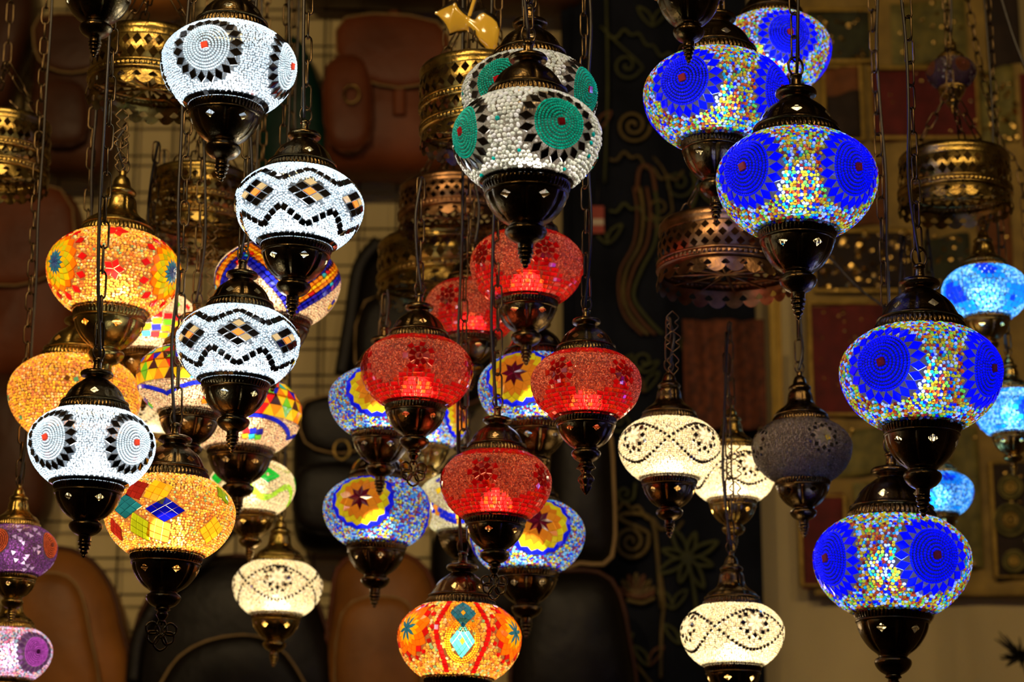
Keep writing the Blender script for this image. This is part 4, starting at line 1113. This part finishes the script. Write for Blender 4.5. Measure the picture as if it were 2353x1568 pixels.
bag('large black backpack behind the left red lanterns', 'backpack', [(830, 650), (880, 590), (980, 570), (1080, 600), (1120, 720), (1130, 900), (1060, 960), (860, 960), (800, 860)], 0.14, BLACK, straps=[[(795, 900), (815, 780), (835, 660), (880, 600)]], piping=BROWN, pocket=[(850, 740), (1040, 740), (1050, 930), (850, 930)])
bag('black leather bag with upright seams under the right red lantern', 'bag', [(1262, 1010), (1320, 985), (1390, 1000), (1405, 1120), (1402, 1295), (1330, 1310), (1262, 1300)], 0.12, BLACK, name='shoulder_bag', group='other bags', piping=STITCH, Y=4.72)
bag('dark bag bottom centre between the rosette lantern and the carved cloth', 'bag', [(1200, 1370), (1300, 1330), (1400, 1350), (1440, 1480), (1440, 1660), (1190, 1660)], 0.14, BLACK, name='shoulder_bag', group='other bags', Y=4.7, piping=BROWN)
bag('brown bag bottom cut by the top edge above the wall grid', 'bag', [(690, -70), (860, -80), (1020, -70), (1330, -60), (1340, 20), (1250, 45), (980, 30), (820, 22), (700, 8)], 0.12, BROWN, name='shoulder_bag', group='other bags')
bag('tan bag bottom cut by the top edge left of the highest white lantern', 'bag', [(300, -70), (420, -70), (440, 20), (400, 48), (310, 44), (292, 10)], 0.10, TAN, name='shoulder_bag', group='other bags')
bag('dark bag behind the sunflower lantern and the lowest red one', 'bag', [(1000, 1240), (1100, 1225), (1200, 1300), (1215, 1420), (1120, 1440), (1010, 1400)], 0.10, BLACK, name='shoulder_bag', group='other bags')
# small red and white swing tag
t = thing('swing_tag', 'small red and white price tag beside the right red lantern chain', 'tag', at(1372, 505, 4.752))
link('card', one('tag card', *box((0, 0, 0), (.030, .002, .062)), pbr('red card', (0.35, 0.03, 0.012), .6), False), t)
link('white_field', one('tag field', *box((0, -.002, -.006), (.028, .002, .014)), pbr('white card', (0.6, 0.5, 0.38), .6), False), t)
link('string', one('tag string', *tube([(0, 0, .03), (0.004, 0.01, .08), (0, .02, .13)], .001, 5), CORD), t)
# ------------------------------------------------------------------ dark embroidered hanging, centre right
def cloth(x0, x1, y0, y1, Y, folds, amp, thick=0.006, nx=60, nz=50, seed=0, skew=0.0):
    A = at(x0, y0, Y); B = at(x1, y1, Y); rg = np.random.default_rng(seed); ph = rg.uniform(0, 6, 5)
    zc = B.z; V = []; org = Vector(((A.x + B.x) / 2, Y, min(A.z, B.z)))
    for side in (0, 1):
        for i in range(nz):
            for j in range(nx):
                u = j / (nx - 1); v = i / (nz - 1)
                x = A.x + (B.x - A.x) * u + skew * (1 - v) * 0; z = B.z + (A.z - B.z) * v
                y = amp * (math.sin(folds * 2 * PI * u + ph[0] + .6 * math.sin(3 * v + ph[2])) * .7 + .3 * math.sin(folds * 4.3 * PI * u + ph[1] + 2 * v))
                V.append((x - org.x, y + side * thick, z - org.z))
    f = grid_faces(nz, nx, False); n = nx * nz
    e = [(j, j + 1, n + j + 1, n + j) for j in range(nx - 1)] + [((nz - 1) * nx + j, (nz - 1) * nx + j + 1, n + (nz - 1) * nx + j + 1, n + (nz - 1) * nx + j) for j in range(nx - 1)]
    e += [(i * nx, (i + 1) * nx, n + (i + 1) * nx, n + i * nx) for i in range(nz - 1)] + [(i * nx + nx - 1, (i + 1) * nx + nx - 1, n + (i + 1) * nx + nx - 1, n + i * nx + nx - 1) for i in range(nz - 1)]
    return org, V, [f, f[:, ::-1] + n, np.array(e)]
NAVY = pbr('black blue velvet', (0.010, 0.012, 0.020), 0.9, var=.6, vscale=9, bump=.3, bscale=80, spec=.15)
GOLDT = pbr('tarnished gold thread', (0.16, 0.105, 0.02), 0.55, 0.3, col2=(0.05, 0.035, 0.01), vscale=14, bump=.6, bscale=220)
OLIVE = pbr('olive gold thread', (0.07, 0.072, 0.010), 0.6, 0.2, col2=(0.03, 0.035, 0.006), vscale=14, bump=.6, bscale=220)
RUSTT = pbr('rust thread', (0.13, 0.045, 0.012), 0.6, 0.2, vscale=14, bump=.6, bscale=220)
YD = 4.78
org, V, fs = cloth(1288, 1762, -60, 1640, YD, 3.0, 0.010, seed=2)
hang = thing('embroidered_hanging', 'dark velvet hanging with raised gold scroll embroidery between the red and blue lanterns', 'wall hanging', org)
link('cloth', one('velvet cloth', V, fs, NAVY), hang)
def emb(name, pts, r, mat, closed=False, n=7, r2=None):
    P = spline([at(x, y, YD - .016) - org for x, y in pts], n, closed)
    return link(name, one(name, *tube(P, r, 7, closed, flat=.55, nrm=(0, 1, 0), r2=r2), mat), hang)
def spiral(cx, cy, r, turns, tail, mat, th=0.004, sg=1, a0=0.0):
    pts = [(cx + sg * r * (1 - t) * math.cos(a0 + t * turns * 2 * PI), cy + r * (1 - t) * math.sin(a0 + t * turns * 2 * PI)) for t in np.linspace(0, .93, int(14 * turns))]
    return emb('scroll', tail + pts, th, mat, n=3)
spiral(1455, 288, 40, 2.2, [], GOLDT); spiral(1450, 1245, 42, 2.4, [(1520, 1400), (1512, 1290), (1500, 1200), (1460, 1180), (1420, 1190)], GOLDT, .005, a0=-.6)
spiral(1582, 788, 26, 1.6, [(1610, 740), (1612, 765)], OLIVE, .0045); spiral(1436, 1135, 22, 1.5, [(1460, 1110)], OLIVE); spiral(1515, 478, 30, 1.8, [(1500, 360), (1530, 400)], GOLDT, .003)
spiral(1560, 420, 36, 1.7, [(1580, 330), (1590, 380)], OLIVE, .003); spiral(1440, 150, 34, 1.7, [(1380, 60), (1420, 100)], OLIVE, .003); spiral(1600, 1005, 24, 1.5, [(1650, 960)], GOLDT, .003)
for dx, m, r in ((0, GOLDT, .0045), (16, RUSTT, .004), (34, OLIVE, .0045), (-14, RUSTT, .003)):
    emb('stem', [(1470 + dx, 430), (1478 + dx, 490), (1470 + dx, 560), (1440 + dx, 620), (1432 + dx * .7, 680), (1452 + dx, 730), (1490 + dx, 770)], r, m)
emb('crest', [(1464, 440), (1468, 395), (1482, 380), (1498, 395), (1506, 440)], .005, RUSTT); emb('crest', [(1590, 395), (1600, 440), (1580, 500), (1560, 530)], .005, OLIVE)
for yy, m in ((372, GOLDT), (1178, GOLDT), (490, OLIVE), (90, OLIVE)):
    pts = [(1400 + i * 17, yy - 22 * math.sin(i * .6) + (6 if i % 2 else -6) + i * 2) for i in range(11)]; emb('scalloped_edge', pts, .0035, m)
for x in (1392, 1522):
    emb('border_cord', [(x, -50), (x + 4, 200), (x - 3, 420)], .003, OLIVE) if x == 1392 else emb('border_cord', [(1512, 1290), (1525, 1380), (1520, 1450), (1518, 1560)], .004, GOLDT)
emb('border_cord', [(1310, -50), (1308, 400), (1314, 800), (1310, 1000)], .003, NAVY)
for k in range(7):                                    # small fleur at the left border
    a = -PI / 2 + (k - 3) * .42; x, y = 1462, 1370
    emb('petal', [(x, y), (x + 28 * math.cos(a + .15), y + 34 * math.sin(a + .15)), (x + 44 * math.cos(a), y + 52 * math.sin(a)), (x + 28 * math.cos(a - .15), y + 34 * math.sin(a - .15))], .003, GOLDT if k % 2 else RUSTT, True, 4)
for k in range(3): emb('fleur_band', [(1440, 1355 + 12 * k), (1475, 1362 + 12 * k), (1505, 1350 + 12 * k)], .004, RUSTT if k == 1 else GOLDT)
for k in range(8):                                    # large olive flower
    a = k * PI / 4 + .3; x, y = 1580, 1282; L1 = 78 if k % 2 else 60
    emb('petal', [(x, y), (x + L1 * .5 * math.cos(a + .3), y + L1 * .5 * math.sin(a + .3)), (x + L1 * math.cos(a), y + L1 * math.sin(a)), (x + L1 * .5 * math.cos(a - .3), y + L1 * .5 * math.sin(a - .3))], .0045, OLIVE, True, 4)
emb('stem', [(1582, 1290), (1592, 1340), (1600, 1400)], .005, OLIVE)
for (x, y) in ((1540, 560), (1545, 640), (1420, 860), (1480, 900), (1545, 1400), (1560, 1480), (1420, 1500), (1490, 1530), (1640, 470), (1370, 300), (1395, 560), (1600, 180), (1500, 60)):
    for sg in (-1, 1): emb('leaf', [(x, y), (x + sg * 22, y - 18), (x + sg * 34, y - 44), (x + sg * 8, y - 30)], .003, OLIVE if (x + sg) % 3 else RUSTT, True, 4)
spiral(1480, 830, 30, 1.6, [(1440, 900), (1450, 860)], OLIVE, .003); spiral(1420, 970, 26, 1.6, [(1400, 900)], OLIVE, .003); spiral(1480, 1590, 30, 1.6, [(1440, 1500)], GOLDT, .003)

# rust printed cloth and yellow curtain edge beside the patchwork
RC = pbr('rust printed cotton', (0.20, 0.05, 0.015), .85, col2=(0.05, 0.016, 0.008), vscale=70, bump=.2)
org2, V, fs = cloth(1568, 1762, 735, 985, YD - .06, 2.0, 0.012, nx=40, nz=20, seed=5)
link_ = tag(link('printed_cloth', one('printed cloth', V, fs, RC), loc=org2), 'rust printed cloth hanging under the copper-toned crown', 'cloth')
YC = pbr('mustard cloth', (0.62, 0.40, 0.07), .8, var=.3, vscale=20)
org2, V, fs = cloth(1762, 1803, 560, 1000, YD - .05, 1.0, 0.006, nx=16, nz=20, seed=6)
tag(link('curtain_edge', one('curtain edge', V, fs, YC), loc=org2), 'narrow mustard cloth edge left of the red patch', 'cloth')

# ------------------------------------------------------------------ patchwork hanging at right
OCH = pbr('ochre brocade', (0.42, 0.27, 0.055), .75, col2=(0.20, 0.13, 0.03), vscale=16, bump=.5, bscale=90)
YQ = YW - .05
org, V, fs = cloth(1824, 2420, -60, 1368, YQ, 2.0, 0.006, nx=70, nz=60, seed=9)
quilt = thing('patchwork_hanging', 'ochre patchwork wall hanging with maroon patches and sequins at right', 'wall hanging', org)
link('backing', one('ochre backing', V, fs, OCH), quilt)
PM = {'maroon': pbr('maroon patch', (0.16, 0.012, 0.009), .8, var=.5, vscale=30, bump=.4, bscale=120), 'dark': pbr('dark brown patch', (0.035, 0.018, 0.010), .85, var=.6, vscale=20, bump=.5),
      'olive': pbr('olive sequined patch', (0.26, 0.21, 0.04), .7, col2=(.09, .085, .018), vscale=34, bump=.6), 'green': pbr('dark green patch', (0.05, 0.055, 0.018), .8, col2=(.02, .02, .01), vscale=30, bump=.6), 'rust': pbr('rust patch', (0.22, 0.07, 0.015), .8, var=.5, vscale=25, bump=.5)}
SEQ = pbr('gold sequins', (0.85, 0.55, 0.15), .25, 1.0, var=.3, vscale=5)
TRIM = pbr('gold braid', (0.55, 0.35, 0.06), .5, .4, var=.4, vscale=60, bump=.6, bscale=200)
rq = np.random.default_rng(3)
def patch(x0, y0, x1, y1, mat, trim=True, seq=0, r=(.003, .006), Y=YQ - .014, sk=0):
    c = at((x0 + x1) / 2, (y0 + y1) / 2, Y) - org; a = at(x0, y0, Y) - org; b = at(x1, y1, Y) - org
    w_, h_ = abs(b.x - a.x), abs(a.z - b.z); n = 12; V = []
    for i in range(n):
        for j in range(n):
            u = j / (n - 1) - .5; v = i / (n - 1) - .5
            edge = max(abs(u), abs(v)) > .49
            V.append((u * w_ + sk * v * .02, (0.006 if edge else 0) + .002 * math.sin(9 * u + 5 * v), v * h_ + .008 * math.sin(4 * u)))
    p = link('patch', one('patch', V, [grid_faces(n, n, False)], PM[mat]), quilt, loc=c)
    if trim: link('braid_trim', one('braid trim', *tube([(-w_ / 2, 0, -h_ / 2), (w_ / 2, 0, -h_ / 2), (w_ / 2, 0, h_ / 2), (-w_ / 2, 0, h_ / 2)], 0.006, 6, True, flat=.5, nrm=(0, 1, 0)), TRIM), p)
    if seq:
        mb = MB()
        for k in range(seq):
            rr = rq.uniform(*r); q = (rq.uniform(-.48, .48) * w_, -.003, rq.uniform(-.48, .48) * h_); t1, t2 = rq.normal(0, .35, 2)
            A = np.arange(8) / 8 * 2 * PI
            mb.add([(q[0], q[1] - .0015, q[2])] + [(q[0] + rr * math.cos(t), q[1] + rr * (t1 * math.cos(t) + t2 * math.sin(t)), q[2] + rr * math.sin(t)) for t in A], [np.array([(0, 1 + (i + 1) % 8, 1 + i) for i in range(8)])], 0, False)
        s = link('sequins', mb.mesh('sequins', [SEQ]), p); s['kind'] = 'stuff'
patch(1850, 22, 2005, 140, 'green', seq=26); patch(2045, 0, 2225, 140, 'olive', False, seq=20); patch(1890, 150, 1984, 320, 'rust'); patch(1900, 212, 1980, 318, 'dark', False, Y=YQ - .03)
patch(1998, 155, 2250, 316, 'maroon', seq=12, r=(.002, .004)); patch(2262, -40, 2350, 150, 'dark', False); patch(2250, 155, 2340, 330, 'olive', False, seq=34, r=(.004, .008)); patch(2342, 160, 2400, 330, 'maroon', False)
patch(1868, 530, 2105, 668, 'dark', seq=85, r=(.003, .0075)); patch(1858, 695, 2062, 952, 'maroon', seq=26, r=(.002, .004)); patch(2075, 690, 2250, 950, 'dark', seq=8)
patch(2120, 540, 2235, 660, 'green', False, seq=18); patch(2245, 480, 2330, 620, 'rust', False, seq=10); patch(1850, 380, 2040, 520, 'rust', False)
patch(1836, 1140, 1948, 1345, 'maroon'); patch(1960, 1100, 2090, 1340, 'olive', False, seq=14); patch(2275, 1060, 2400, 1325, 'dark', seq=16); patch(2150, 985, 2262, 1310, 'olive', False, seq=8); patch(1862, 985, 2100, 1090, 'olive', False, seq=6)
for (x, y, r0) in ((2322, 1195, 36), (2322, 1120, 26), (2330, 1290, 24)):           # stitched rosettes on the dark column
    for q in (1, .7, .4, .16):
        P = [at(x + r0 * q * math.cos(a), y + r0 * q * math.sin(a), YQ - .022) - org for a in np.arange(20) / 20 * 2 * PI]
        link('stitched_rosette', one('stitched rosette', *tube(P, .0032, 5, True, flat=.5, nrm=(0, 1, 0)), TRIM if q < .5 else PM['olive']), quilt)

# dark tassel plant bit at the lower right edge
mb = MB(); rp = np.random.default_rng(8)
for k in range(60):
    a = rp.uniform(0, 2 * PI); l = rp.uniform(.02, .05); b = rp.uniform(-.6, 1.2)
    mb.add(*tube([(0, 0, 0), (l * .5 * math.cos(a), l * .3 * math.sin(a) , l * .5 * b), (l * math.cos(a), l * .5 * math.sin(a), l * b)], .0035, 5, r2=.001))
o = thing('feather_tassel', 'dark feathery tassel at the right edge near the bottom', 'tassel', at(2348, 1512, 4.3))
link('tuft', mb.mesh('tassel tuft', [BLACK]), o)
link('tassel_cord', one('tassel cord', *tube([(0.05, 0, -.3), (0.02, 0, -.1), (0, 0, 0)], .002, 5), CORD), o)
